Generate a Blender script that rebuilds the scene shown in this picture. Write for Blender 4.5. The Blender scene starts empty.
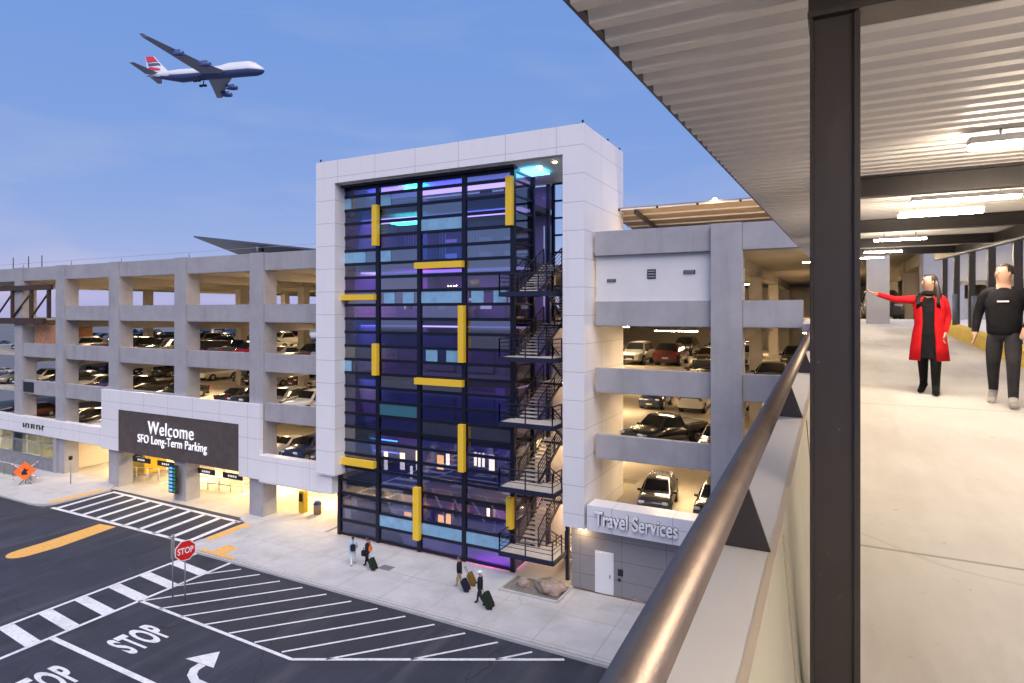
import bpy, bmesh, math, random
from mathutils import Vector, Matrix
C = bpy.context.scene.collection
R = math.radians
rnd = random.Random(7)

# ------------------------------------------------------------------ helpers
def obj(name, me, m=None, parent=None):
    o = bpy.data.objects.new(name, me); C.objects.link(o)
    if m is not None:
        for x in (m if isinstance(m, (list, tuple)) else [m]): me.materials.append(x)
    if parent: o.parent = parent
    return o

def tag(o, label=None, cat=None, group=None, kind=None):
    if label: o['label'] = label
    if cat: o['category'] = cat
    if group: o['group'] = group
    if kind: o['kind'] = kind
    return o

def thing(name, label, cat, loc=(0, 0, 0), rz=0, group=None):
    o = bpy.data.objects.new(name, None); C.objects.link(o)
    o.location = loc; o.rotation_euler = (0, 0, rz); o.empty_display_size = .2
    return tag(o, label, cat, group)

class MB:
    """collects shapes; build() links them as ONE mesh object, relative to its parent's place"""
    def __init__(s): s.b = bmesh.new(); s.mi = 0
    def box(s, x0, x1, y0, y1, z0, z1, M=None, bev=0):
        pts = [(x, y, z) for z in (z0, z1) for y in (y0, y1) for x in (x0, x1)]
        vs = [s.b.verts.new(M @ Vector(p) if M else p) for p in pts]
        fs = []
        for f in ((0, 2, 3, 1), (4, 5, 7, 6), (0, 1, 5, 4), (2, 6, 7, 3), (0, 4, 6, 2), (1, 3, 7, 5)):
            fc = s.b.faces.new([vs[i] for i in f]); fc.material_index = s.mi; fs.append(fc)
        if bev:
            es = list({e for f in fs for e in f.edges})
            bmesh.ops.bevel(s.b, geom=es, offset=bev, segments=2, affect='EDGES', clamp_overlap=True, material=-1)
        return s
    def bar(s, a, b, w, h=None):
        a = Vector(a); b = Vector(b); d = b - a; L = d.length
        if L < 1e-6: return s
        q = d.to_track_quat('Z', 'Y').to_matrix().to_4x4()
        h = h or w
        return s.box(-w/2, w/2, -h/2, h/2, 0, L, Matrix.Translation(a) @ q)
    def tube(s, a, b, r, n=12, r2=None, cap=True, smooth=True):
        a = Vector(a); b = Vector(b); d = b - a
        q = d.to_track_quat('Z', 'Y').to_matrix()
        r2 = r if r2 is None else r2
        A, B = [], []
        for i in range(n):
            t = 2*math.pi*i/n; v = q @ Vector((math.cos(t), math.sin(t), 0))
            A.append(s.b.verts.new(a + v*r)); B.append(s.b.verts.new(b + v*r2))
        for i in range(n):
            j = (i+1) % n
            f = s.b.faces.new((A[i], A[j], B[j], B[i])); f.smooth = smooth; f.material_index = s.mi
        if cap:
            f = s.b.faces.new(A[::-1]); f.material_index = s.mi
            f = s.b.faces.new(B); f.material_index = s.mi
        return s
    def poly(s, pts):
        f = s.b.faces.new([s.b.verts.new(p) for p in pts]); f.material_index = s.mi
        return s
    def prism(s, pts, ext):
        e = Vector(ext)
        a = [s.b.verts.new(p) for p in pts]; b = [s.b.verts.new(Vector(p) + e) for p in pts]
        n = len(pts)
        for f in (a[::-1], b):
            ff = s.b.faces.new(f); ff.material_index = s.mi
        for i in range(n):
            j = (i+1) % n
            ff = s.b.faces.new((a[i], a[j], b[j], b[i])); ff.material_index = s.mi
        return s
    def rings(s, rings, closed=True, cap=True, smooth=True):
        vs = [[s.b.verts.new(p) for p in r] for r in rings]
        n = len(vs[0])
        for k in range(len(vs)-1):
            for i in range(n if closed else n-1):
                j = (i+1) % n
                f = s.b.faces.new((vs[k][i], vs[k][j], vs[k+1][j], vs[k+1][i])); f.smooth = smooth; f.material_index = s.mi
        if cap and closed:
            f = s.b.faces.new(vs[0][::-1]); f.material_index = s.mi
            f = s.b.faces.new(vs[-1]); f.material_index = s.mi
        return s
    def ball(s, c, r, n=10, sc=(1, 1, 1)):
        c = Vector(c)
        g = bmesh.ops.create_uvsphere(s.b, u_segments=n*2, v_segments=n, radius=r,
                                      matrix=Matrix.Translation(c) @ Matrix.Diagonal((*sc, 1)))
        for v in g['verts']:
            for f in v.link_faces: f.smooth = True; f.material_index = s.mi
        return s
    def mesh(s, name, off=None):
        bmesh.ops.recalc_face_normals(s.b, faces=s.b.faces[:])
        if off is not None: bmesh.ops.translate(s.b, verts=s.b.verts[:], vec=-Vector(off))
        me = bpy.data.meshes.new(name); s.b.to_mesh(me); s.b.free()
        return me
    def build(s, name, m, parent=None, local=False):
        off = None
        if parent and not local:
            off = parent.location if not parent.parent else None
        return obj(name, s.mesh(name, off), m, parent)

def text_mesh(body, size, ext=.02, shear=0, bold=0, spacing=1.0):
    cu = bpy.data.curves.new('lettering', 'FONT'); cu.body = body; cu.size = size; cu.extrude = ext
    cu.offset = bold; cu.align_x = 'LEFT'; cu.space_character = spacing; cu.resolution_u = 4
    o = bpy.data.objects.new('lettering', cu); C.objects.link(o)
    dg = bpy.context.evaluated_depsgraph_get()
    me = bpy.data.meshes.new_from_object(o.evaluated_get(dg))
    bpy.data.objects.remove(o); bpy.data.curves.remove(cu)
    return me

def place_mesh(me, origin, ex, ey, ez, width=None, height=None):
    """moves a flat text mesh (x right, y up) onto the given axes, optionally stretched to a width and height"""
    xs = [v.co.x for v in me.vertices]; ys = [v.co.y for v in me.vertices]
    x0, y0 = min(xs), min(ys)
    sx = width/(max(xs)-x0) if width else 1; sy = height/(max(ys)-y0) if height else sx
    ex, ey, ez, o = Vector(ex), Vector(ey), Vector(ez), Vector(origin)
    for v in me.vertices:
        v.co = o + ex*((v.co.x-x0)*sx) + ey*((v.co.y-y0)*sy) + ez*v.co.z
    return me

# ------------------------------------------------------------------ materials
def mat(name, col, rough=.6, metal=0, emit=0, ecol=None, noise=0, nscale=3.0, bump=0, bscale=60, spec=None, alpha=None):
    m = bpy.data.materials.new(name); m.use_nodes = True
    nt = m.node_tree; p = nt.nodes['Principled BSDF']
    p.inputs['Base Color'].default_value = (*col, 1); p.inputs['Roughness'].default_value = rough
    p.inputs['Metallic'].default_value = metal
    if spec is not None: p.inputs['Specular IOR Level'].default_value = spec
    if emit:
        p.inputs['Emission Color'].default_value = (*(ecol or col), 1); p.inputs['Emission Strength'].default_value = emit
    if noise or bump:
        geo = nt.nodes.new('ShaderNodeTexCoord')
    if noise:
        n1 = nt.nodes.new('ShaderNodeTexNoise'); n1.inputs['Scale'].default_value = nscale
        n1.inputs['Detail'].default_value = 6; n1.inputs['Roughness'].default_value = .65
        nt.links.new(geo.outputs['Object'], n1.inputs['Vector'])
        r = nt.nodes.new('ShaderNodeMapRange')
        r.inputs['From Min'].default_value = .3; r.inputs['From Max'].default_value = .7
        r.inputs['To Min'].default_value = 1-noise; r.inputs['To Max'].default_value = 1+noise*.6
        nt.links.new(n1.outputs['Fac'], r.inputs['Value'])
        mx = nt.nodes.new('ShaderNodeVectorMath'); mx.operation = 'SCALE'
        mx.inputs[0].default_value = col
        nt.links.new(r.outputs['Result'], mx.inputs['Scale'])
        nt.links.new(mx.outputs['Vector'], p.inputs['Base Color'])
    if bump:
        n2 = nt.nodes.new('ShaderNodeTexNoise'); n2.inputs['Scale'].default_value = bscale; n2.inputs['Detail'].default_value = 3
        nt.links.new(geo.outputs['Object'], n2.inputs['Vector'])
        b = nt.nodes.new('ShaderNodeBump'); b.inputs['Strength'].default_value = bump; b.inputs['Distance'].default_value = .02
        nt.links.new(n2.outputs['Fac'], b.inputs['Height']); nt.links.new(b.outputs['Normal'], p.inputs['Normal'])
    return m

def joints(m, col, axes, width=.02, dark=.35):
    """adds panel joints: thin darker lines at a regular pitch along world axes [(axis, pitch, offset)]"""
    nt = m.node_tree; p = nt.nodes['Principled BSDF']
    g = nt.nodes.new('ShaderNodeNewGeometry'); sp = nt.nodes.new('ShaderNodeSeparateXYZ')
    nt.links.new(g.outputs['Position'], sp.inputs['Vector'])
    prev = None
    for ax, pitch, off in axes:
        a = nt.nodes.new('ShaderNodeMath'); a.operation = 'ADD'; a.inputs[1].default_value = off + 1000*pitch
        nt.links.new(sp.outputs[ax], a.inputs[0])
        md = nt.nodes.new('ShaderNodeMath'); md.operation = 'MODULO'; md.inputs[1].default_value = pitch
        nt.links.new(a.outputs[0], md.inputs[0])
        lt = nt.nodes.new('ShaderNodeMath'); lt.operation = 'LESS_THAN'; lt.inputs[1].default_value = width
        nt.links.new(md.outputs[0], lt.inputs[0])
        if prev:
            mm = nt.nodes.new('ShaderNodeMath'); mm.operation = 'MAXIMUM'
            nt.links.new(prev.outputs[0], mm.inputs[0]); nt.links.new(lt.outputs[0], mm.inputs[1]); prev = mm
        else: prev = lt
    mix = nt.nodes.new('ShaderNodeMix'); mix.data_type = 'RGBA'
    mix.inputs['B'].default_value = (*[c*dark for c in col], 1)
    src = p.inputs['Base Color'].links
    if src: nt.links.new(src[0].from_socket, mix.inputs['A'])
    else: mix.inputs['A'].default_value = (*col, 1)
    nt.links.new(prev.outputs[0], mix.inputs['Factor'])
    nt.links.new(mix.outputs['Result'], p.inputs['Base Color'])
    return m

def glass(name, tint, refl=.12, rough=.01):
    m = bpy.data.materials.new(name); m.use_nodes = True; nt = m.node_tree; nt.nodes.clear()
    o = nt.nodes.new('ShaderNodeOutputMaterial'); t = nt.nodes.new('ShaderNodeBsdfTransparent'); g = nt.nodes.new('ShaderNodeBsdfGlossy')
    t.inputs['Color'].default_value = (*tint, 1); g.inputs['Roughness'].default_value = rough
    f = nt.nodes.new('ShaderNodeFresnel'); f.inputs['IOR'].default_value = 1.5
    a = nt.nodes.new('ShaderNodeMath'); a.operation = 'MULTIPLY_ADD'; a.inputs[1].default_value = .8; a.inputs[2].default_value = refl*.4
    nt.links.new(f.outputs[0], a.inputs[0])
    mx = nt.nodes.new('ShaderNodeMixShader'); nt.links.new(a.outputs[0], mx.inputs[0])
    nt.links.new(t.outputs[0], mx.inputs[1]); nt.links.new(g.outputs[0], mx.inputs[2]); nt.links.new(mx.outputs[0], o.inputs['Surface'])
    return m

def weather(m, layers):
    """mixes stain layers into the base colour: (kind, scale xyz, from, to, colour, amount)"""
    nt = m.node_tree; p = nt.nodes['Principled BSDF']
    g = nt.nodes.new('ShaderNodeNewGeometry')
    for kind, sc3, lo, hi, col, amt in layers:
        mp = nt.nodes.new('ShaderNodeMapping'); mp.inputs['Scale'].default_value = sc3
        nt.links.new(g.outputs['Position'], mp.inputs['Vector'])
        if kind == 'noise':
            n = nt.nodes.new('ShaderNodeTexNoise'); n.inputs['Scale'].default_value = 1; n.inputs['Detail'].default_value = 7; n.inputs['Roughness'].default_value = .6; out = n.outputs['Fac']
        elif kind == 'crack':
            wn = nt.nodes.new('ShaderNodeTexNoise'); wn.inputs['Scale'].default_value = 2.5
            nt.links.new(mp.outputs[0], wn.inputs['Vector'])
            ad = nt.nodes.new('ShaderNodeVectorMath'); ad.operation = 'MULTIPLY_ADD'; ad.inputs[1].default_value = (.35, .35, .35)
            nt.links.new(wn.outputs['Color'], ad.inputs[0]); nt.links.new(mp.outputs[0], ad.inputs[2])
            n = nt.nodes.new('ShaderNodeTexVoronoi'); n.feature = 'DISTANCE_TO_EDGE'; n.inputs['Scale'].default_value = 1; out = n.outputs['Distance']
            nt.links.new(ad.outputs[0], n.inputs['Vector'])
        elif kind == 'cells':
            n = nt.nodes.new('ShaderNodeTexVoronoi'); n.inputs['Scale'].default_value = 1; n.distance = 'CHEBYCHEV'; out = n.outputs['Color']
        if kind != 'crack': nt.links.new(mp.outputs[0], n.inputs['Vector'])
        r = nt.nodes.new('ShaderNodeMapRange'); r.inputs['From Min'].default_value = lo; r.inputs['From Max'].default_value = hi; r.inputs['To Max'].default_value = amt
        nt.links.new(out, r.inputs['Value'])
        mx = nt.nodes.new('ShaderNodeMix'); mx.data_type = 'RGBA'; mx.inputs['B'].default_value = (*col, 1)
        lk = p.inputs['Base Color'].links
        if lk: nt.links.new(lk[0].from_socket, mx.inputs['A'])
        else: mx.inputs['A'].default_value = p.inputs['Base Color'].default_value
        nt.links.new(r.outputs[0], mx.inputs['Factor']); nt.links.new(mx.outputs['Result'], p.inputs['Base Color'])
    return m
WARM = (1.0, .70, .38)
asphalt = mat('asphalt', (.034, .037, .053), .85, noise=.28, nscale=.35, bump=.25, bscale=90)
lot = mat('far_lot', (.12, .12, .13), .9, noise=.2, nscale=.05)
walk_c = joints(mat('sidewalk_concrete', (.50, .49, .48), .85, noise=.14, nscale=.6, bump=.1), (.50, .49, .48), [('X', 3.05, .4), ('Y', 2.95, .25)], .035, .6)
kerb_m = mat('kerb_concrete', (.45, .44, .43), .8, noise=.12, nscale=1)
paint_w = mat('white_road_paint', (.74, .74, .74), .7, noise=.16, nscale=5)
paint_y = mat('yellow_road_paint', (.80, .43, .10), .7, noise=.14, nscale=4)
conc = mat('facade_concrete', (.33, .325, .345), .8, noise=.13, nscale=.7, bump=.08)
conc_in = mat('garage_concrete', (.36, .34, .31), .85, noise=.12, nscale=.4)
floor_in = mat('garage_floor', (.48, .44, .38), .8, noise=.12, nscale=.35)
infill = mat('infill_panel', (.62, .61, .62), .7, noise=.05, nscale=.8)
clad = joints(mat('white_cladding', (.72, .71, .73), .42, noise=.03, nscale=.5), (.72, .71, .73), [('Z', 1.55, .2), ('X', 3.2, .9), ('Y', 3.5, .6)], .028, .5)
grey_panel = joints(mat('grey_wall_panel', (.27, .255, .26), .55, noise=.05), (.27, .255, .26), [('Z', 1.05, .1), ('X', 2.4, .6)], .025, .45)
steel_navy = mat('navy_steel', (.018, .022, .05), .4, .3)
mull = mat('dark_mullion', (.010, .012, .026), .35, .4)
yellow_fin = mat('yellow_fin_paint', (.78, .50, .03), .45)
brown_steel = mat('bronze_painted_steel', (.046, .039, .038), .38, .25, noise=.12, nscale=2.5)
cream = mat('cream_painted_wall', (.66, .61, .54), .6, noise=.05, nscale=1.4)
cream_edge = mat('joint_sealant', (.36, .31, .22), .7)
cream_in = mat('cream_wall_panel', (.60, .57, .44), .5, noise=.05, nscale=1.2)
deckfloor = mat('walkway_concrete', (.56, .53, .49), .62, noise=.14, nscale=.55, bump=.05)
corr = mat('corrugated_deck_paint', (.84, .81, .77), .5, noise=.05, nscale=2)
rust = mat('rusty_steel', (.055, .030, .022), .8, noise=.35, nscale=2)
black_m = mat('black_paint', (.012, .012, .014), .5)
sign_dark = joints(mat('dark_sign_panel', (.125, .10, .088), .45, .3, noise=.3, nscale=1.2), (.125, .10, .088), [('X', 1.9, .3), ('Z', .16, .05)], .03, .6)
white_m = mat('white_paint', (.78, .78, .78), .5)
lit_letter = mat('lit_letters', (.9, .9, .95), .5, emit=.25, ecol=(.92, .93, 1.0))
plain_letter = mat('raised_white_letters', (.85, .85, .88), .5)
red_m = mat('red_sign', (.62, .012, .012), .45)
orange_m = mat('orange_sign', (.9, .17, .02), .5)
galv = mat('galvanised_steel', (.32, .33, .35), .5, .6)
lamp_warm = mat('warm_tube', (1, .9, .7), .5, emit=100, ecol=WARM)
lamp_walk = mat('walkway_tube', (1, .93, .8), .5, emit=84, ecol=(1, .84, .66))
solar = mat('solar_panel_underside', (.09, .11, .16), .4, .2, noise=.1)
rock_m = mat('boulder_stone', (.33, .25, .20), .9, noise=.4, nscale=3, bump=.5, bscale=8)
gravel_m = mat('planter_gravel', (.20, .17, .15), .95, noise=.45, nscale=9, bump=.5, bscale=30)
translucent = mat('white_corrugated_sheet', (.80, .77, .72), .5)
_nt = translucent.node_tree; _t = _nt.nodes.new('ShaderNodeBsdfTranslucent'); _t.inputs['Color'].default_value = (.85, .8, .74, 1); _mx = _nt.nodes.new('ShaderNodeMixShader'); _mx.inputs[0].default_value = .35
_nt.links.new(_nt.nodes['Principled BSDF'].outputs[0], _mx.inputs[1]); _nt.links.new(_t.outputs[0], _mx.inputs[2]); _nt.links.new(_mx.outputs[0], _nt.nodes['Material Output'].inputs['Surface'])
purple_wall = mat('purple_grey_wall', (.30, .25, .42), .5, noise=.1, nscale=1)
slab_m = mat('tower_slab', (.10, .10, .14), .6)
tread_m = mat('stair_tread', (.55, .52, .47), .7, noise=.1)
lit_win = mat('lit_window', (1, .85, .5), .5, emit=3.6, ecol=(1, .62, .20))
teal_light = mat('teal_light', (.1, .9, .7), .5, emit=6, ecol=(.03, .8, .55))
magenta_light = mat('magenta_light', (.9, .1, .8), .5, emit=9, ecol=(.9, .03, .75))
cyan_light = mat('cyan_light', (.2, .7, .9), .5, emit=3, ecol=(.1, .7, 1.0))
purple_light = mat('violet_light', (.4, .2, .9), .5, emit=1.1, ecol=(.55, .42, 1.0))
blue_light = mat('blue_light', (.2, .3, 1), .5, emit=1.0, ecol=(.12, .22, 1.0))

weather(asphalt, [('noise', (.9, .07, 1), .5, .75, (.085, .084, .09), .75), ('noise', (.25, .25, 1), .55, .72, (.018, .018, .025), .8), ('cells', (.09, .13, 1), .72, .74, (.030, .031, .038), .6), ('noise', (3.5, 3.5, 1), .64, .72, (.018, .018, .02), .8), ('crack', (.13, .13, 1), .006, .0, (.014, .014, .017), .7)])
weather(paint_w, [('noise', (7, 7, 1), .56, .66, (.25, .25, .26), .5), ('noise', (.8, .8, 1), .5, .8, (.30, .30, .31), .6)])
weather(paint_y, [('noise', (6, 6, 1), .58, .68, (.16, .11, .07), .7)])
weather(walk_c, [('noise', (.5, .5, 1), .52, .75, (.30, .29, .28), .6), ('noise', (5, 5, 1), .66, .72, (.22, .21, .2), .6), ('cells', (.33, .34, 1), .35, .9, (.42, .415, .41), .5), ('crack', (.11, .11, 1), .0035, .0, (.2, .19, .18), .35)])
weather(conc, [('noise', (1.4, 1.4, .12), .52, .8, (.20, .195, .20), .55), ('noise', (.35, .35, .5), .5, .75, (.40, .39, .40), .5), ('noise', (6, 6, 6), .66, .74, (.24, .23, .23), .5)])
weather(clad, [('noise', (2.2, 2.2, .10), .56, .82, (.55, .54, .55), .45)])
weather(deckfloor, [('noise', (.9, .22, 1), .5, .75, (.34, .31, .27), .7), ('noise', (2.6, .5, 1), .6, .75, (.33, .30, .27), .5), ('noise', (9, 9, 1), .66, .72, (.30, .27, .24), .6), ('crack', (.16, .16, 1), .003, .0, (.3, .27, .25), .4)])
joints(deckfloor, (.45, .41, .37), [('Y', 5.25, .9)], .03, .6)
weather(floor_in, [('noise', (.6, .6, 1), .5, .75, (.33, .29, .24), .6), ('noise', (4, 4, 1), .64, .72, (.2, .18, .15), .6)])
weather(cream, [('noise', (6, .6, 6), .55, .8, (.48, .43, .37), .5)])
weather(cream_in, [('noise', (3, 3, .5), .55, .8, (.45, .41, .31), .5)])
weather(brown_steel, [('noise', (9, 9, 1.2), .55, .8, (.085, .075, .07), .5), ('noise', (30, 30, 30), .68, .72, (.15, .13, .12), .5)])
weather(corr, [('noise', (.5, 3, 1), .5, .8, (.68, .64, .6), .4)])
# ------------------------------------------------------------------ setting: ground
rail_m = weather(mat('bronze_rail', (.27, .215, .18), .43, .8, noise=.12, nscale=12, bump=.06, bscale=140), [('noise', (18, 3, 18), .58, .75, (.16, .12, .10), .5)])
def sheet(name, x0, x1, y0, y1, z, m, kind='structure'):
    b = MB(); b.poly([(x0, y0, z), (x1, y0, z), (x1, y1, z), (x0, y1, z)])
    return tag(b.build(name, m), kind=kind)
def slab(name, x0, x1, y0, y1, z0, z1, m):
    b = MB(); b.box(x0, x1, y0, y1, z0, z1); return tag(b.build(name, m), kind='structure')

sheet('ground', -1200, 700, -400, 1500, -.03, lot)
sheet('road', -110, 60, -30, 26.4, -.004, asphalt)
sheet('driveway', -55.6, -38.4, 26.4, 32.0, .0, asphalt)
# footpaths with rounded kerb corners at the driveway
def corner(cx, cy, r, a0, a1, n=8): return [(cx+r*math.cos(R(a0+(a1-a0)*i/n)), cy+r*math.sin(R(a0+(a1-a0)*i/n))) for i in range(n+1)]
def pave(name, outline, z0, z1, m):
    b = MB(); b.prism([(x, y, z0) for x, y in outline], (0, 0, z1-z0)); return tag(b.build(name, m), kind='structure')
east = [(-34.2, 26.0)] + [(-9, 25.9), (8, 25.8), (8, 32.2), (-13.0, 32.2), (-13.0, 30.15), (-16.5, 30.15), (-16.5, 32.4), (-31.7, 32.4), (-31.7, 40), (-33, 40)] + \
       [(-34.5, 36.2), (-36.5, 34.4), (-37.2, 34.0), (-39.3, 34.0), (-39.6, 33), (-39.3, 31.6), (-38.2, 31.2)] + [(-38.0, 27.6)] + corner(-36.6, 27.4, 1.4, 180, 270)
pave('sidewalk', [(x, y+.16) if y < 26.1 else (x, y) for x, y in east], -.02, .115, walk_c)
kerb_line = [(-38.0, 27.6)] + corner(-36.6, 27.4, 1.4, 180, 270) + [(-34.2, 26.0), (-9, 25.9), (8, 25.8)]
b = MB()
for p, q in zip(kerb_line, kerb_line[1:]): b.bar((p[0], p[1], .05), (q[0], q[1], .05), .15, .15)
tag(b.build('kerb', kerb_m), kind='structure')
pave('sidewalk', [(-110, 26.45), (-57.2, 26.45)] + corner(-57.2, 28.0, 1.5, 270, 360) + [(-55.7, 31.5), (-57.4, 33.2), (-110, 33.2)], -.02, .115, walk_c)
b = MB()
kl = [(-110, 26.38), (-57.2, 26.38)] + corner(-57.2, 28.0, 1.58, 270, 360) + [(-55.62, 31.5)]
for p, q in zip(kl, kl[1:]): b.bar((p[0], p[1], .05), (q[0], q[1], .05), .15, .15)
tag(b.build('kerb', kerb_m), kind='structure')
b = MB(); b.poly([(x, y, .121) for x, y in [(-56.6, 27.2), (-55.9, 27.2), (-55.75, 31.3), (-56.4, 31.3)]]); tag(b.build('yellow_kerb_paint', paint_y), kind='structure')
b = MB()
b.poly([(x, y, .121) for x, y in [(-37.93, 27.7), (-37.2, 27.7), (-37.4, 31.1), (-38.1, 31.1)]])
b.poly([(x, y, .121) for x, y in [(-36.4, 26.15), (-33.2, 26.15), (-33.2, 26.45), (-36.4, 26.45)]])
b.poly([(x, y, .1215) for x, y in [(-35.5, 26.5), (-34.4, 26.5), (-34.5, 27.6), (-35.6, 27.6)]])
tag(b.build('yellow_kerb_paint', paint_y), kind='structure')

# painted markings, all on one sheet level 4 mm above the asphalt
def line(b, p, q, w, z=.004):
    p = Vector(p); q = Vector(q); d = (q-p).normalized(); n = Vector((-d.y, d.x))*w/2
    b.poly([(*(p+n), z), (*(p-n), z), (*(q-n), z), (*(q+n), z)])
b = MB()
line(b, (-36.32, 5.0), (-36.32, 26.0), .22, .004); line(b, (-33.1, 5.0), (-33.1, 26.0), .22, .004)
for y in (6.9, 8.7, 10.5, 12.3, 14.0, 15.6, 17.3, 19.0, 20.75, 22.5, 24.4):
    line(b, (-36.2, y), (-33.2, y-.25), .62, .004)
tag(b.build('crosswalk_marking', paint_w), kind='structure')
b = MB()
line(b, (-55.0, 26.75), (-38.3, 26.95), .3); line(b, (-55.2, 31.5), (-38.9, 31.3), .3)
for k in range(10):
    x = -54.5 + k*1.75
    line(b, (x, 26.9), (x-.55, 31.35), .42)
tag(b.build('driveway_crosswalk_marking', paint_w), kind='structure')
b = MB()
line(b, (-33.0, 20.3), (-21.5, 20.0), .18); line(b, (-21.5, 20.0), (-10.7, 25.6), .18)
for k in range(13):
    x = -33.1 + 1.79*k; y0 = 20.22
    x1, y1 = x+4.75, 25.5
    if k == 0: pass
    if x > -21.7:
        t = (x+21.5)/10.8*.0
        # starts on the slanted closing line
        # intersect (x,y0)+s(4.75,5.28) with the slanted line from (-21.5,20.0) slope .5185
        s = (20.0-20.22+.5185*(x+21.5))/(5.28-.5185*4.75)
        x0, yy = x+4.75*s, y0+5.28*s
    else: x0, yy = x, y0
    if x0 > -11.5: break
    line(b, (x0, yy), (x1, y1), .13)
for xx, yy in ((-33.0, 22.4), (-33.0, 24.2)):
    L = 25.6-yy; line(b, (xx, yy), (xx+L*.9, yy+L), .13)
tag(b.build('hatched_parking_marking', paint_w), kind='structure')
b = MB(); line(b, (-33.0, 16.05), (-8, 15.85), .26); line(b, (-33.0, 11.8), (-8, 11.7), .26)
tag(b.build('lane_line_marking', paint_w), kind='structure')
b = MB(); b.poly([(x, y, .004) for x, y in [(-46.0, 26.5), (-47.7, 26.3), (-47.2, 22.5)] + [(-46.3-.85*math.cos(R(a)), 20.9-.95*math.sin(R(a))) for a in range(0, 181, 20)] + [(-45.35, 22.5)]])
tag(b.build('yellow_median_marking', paint_y), kind='structure')
for (y0, nm) in ((16.95, 0), (12.95, 1)):
    me = place_mesh(text_mesh('STOP', 1, 0, bold=.035, spacing=1.12), (-28.15, y0, .004), (0, 1, 0), (-1, 0, 0), (0, 0, 1), 2.0, 2.25)
    tag(obj('stop_lettering', me, paint_w), kind='structure')
b = MB()
b.poly([(x, y, .004) for x, y in [(-25.75, 17.85), (-24.9, 18.95), (-24.0, 17.95)]])
arc = [(-22.8, 16.75), (-23.9, 16.8), (-24.5, 17.05), (-24.85, 17.45), (-24.9, 17.88)]
arc2 = [(-22.8, 17.1), (-23.8, 17.12), (-24.2, 17.3), (-24.42, 17.55), (-24.45, 17.9)]
for i in range(4): b.poly([(*arc[i], .004), (*arc[i+1], .004), (*arc2[i+1], .004), (*arc2[i], .004)])
tag(b.build('turn_arrow_marking', paint_w), kind='structure')
slab('garage_ground_floor', -80, 30, 32.02, 98, -.02, .006, floor_in)
b = MB()
for x in (-54, -51, -44.5, -42):
    for y in (35, 38.5, 42, 46): line(b, (x, y), (x-.1, y+1.7), .3, .012)
for x, y in ((-36.5, 38), (-36, 46)): line(b, (x, y), (x-5, y+.3), .2, .012)
tag(b.build('garage_lane_marking', paint_w), kind='structure')

# ------------------------------------------------------------------ cars
car_paints = {}
for nm, c, r_ in [('black', (.012, .012, .014), .22), ('dark grey', (.05, .05, .055), .25), ('silver', (.42, .42, .43), .28), ('white', (.72, .72, .70), .3),
                  ('red', (.33, .015, .02), .25), ('dark blue', (.015, .03, .10), .22), ('tan', (.36, .29, .20), .3), ('maroon', (.09, .015, .02), .25), ('olive', (.10, .11, .06), .3)]:
    m = mat(nm.replace(' ', '_') + '_car_paint', c, r_, .25 if nm in ('silver', 'tan') else 0)
    m.node_tree.nodes['Principled BSDF'].inputs['Coat Weight'].default_value = .7
    car_paints[nm] = m
car_glass = mat('car_glass', (.012, .015, .02), .06)
car_trim = mat('car_trim', (.015, .015, .016), .55)
tyre_m = mat('tyre_rubber', (.018, .018, .018), .85)
rim_m = mat('alloy_rim', (.45, .45, .46), .3, .8)
head_m = mat('headlight_lens', (.7, .72, .75), .12)
tail_m = mat('tail_lamp_lens', (.35, .01, .01), .2)
plate_m = mat('licence_plate', (.7, .7, .68), .5)
# stations: y, z bottom, z belt, z top, half width, half width at the top
CARS = {
 'sedan': dict(st=[(-2.36, .34, .58, .62, .66, .55), (-2.2, .22, .68, .74, .83, .70), (-1.4, .2, .82, .89, .90, .76), (-.9, .2, .90, .96, .91, .76), (-.1, .2, .93, 1.40, .91, .61), (.85, .2, .94, 1.42, .91, .61), (1.6, .2, .95, 1.05, .90, .68), (2.15, .22, .93, 1.01, .85, .68), (2.38, .36, .80, .86, .74, .60)], cab=(3, 4, 5, 6), wr=.33, wy=(-1.42, 1.38)),
 'hatchback': dict(st=[(-2.05, .34, .62, .66, .66, .55), (-1.9, .22, .74, .80, .83, .70), (-1.3, .2, .86, .94, .88, .74), (-.95, .2, .92, 1.0, .89, .74), (-.2, .2, .95, 1.48, .89, .62), (1.2, .2, .97, 1.50, .89, .62), (1.85, .22, .98, 1.08, .86, .66), (2.02, .36, .82, .88, .78, .62)], cab=(3, 4, 5, 6), wr=.32, wy=(-1.28, 1.28)),
 'suv': dict(st=[(-2.38, .42, .78, .83, .70, .58), (-2.22, .3, .90, .98, .88, .74), (-1.35, .28, 1.0, 1.08, .94, .78), (-.95, .28, 1.04, 1.12, .95, .78), (-.3, .28, 1.08, 1.70, .95, .68), (1.5, .28, 1.09, 1.74, .95, .68), (2.2, .3, 1.08, 1.18, .92, .72), (2.40, .42, .86, .92, .84, .70)], cab=(3, 4, 5, 6), wr=.38, wy=(-1.42, 1.4)),
 'pickup': dict(st=[(-2.85, .48, .82, .88, .74, .62), (-2.7, .36, .98, 1.06, .93, .80), (-1.75, .34, 1.08, 1.16, .98, .82), (-1.35, .34, 1.12, 1.2, .98, .82), (-.65, .34, 1.14, 1.80, .98, .70), (.55, .34, 1.15, 1.82, .98, .72), (.85, .34, 1.15, 1.22, .98, .86), (2.75, .36, 1.14, 1.2, .96, .88), (2.86, .5, 1.1, 1.16, .92, .86)], cab=(3, 4, 5, 6), wr=.40, wy=(-1.85, 1.75)),
}
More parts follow.
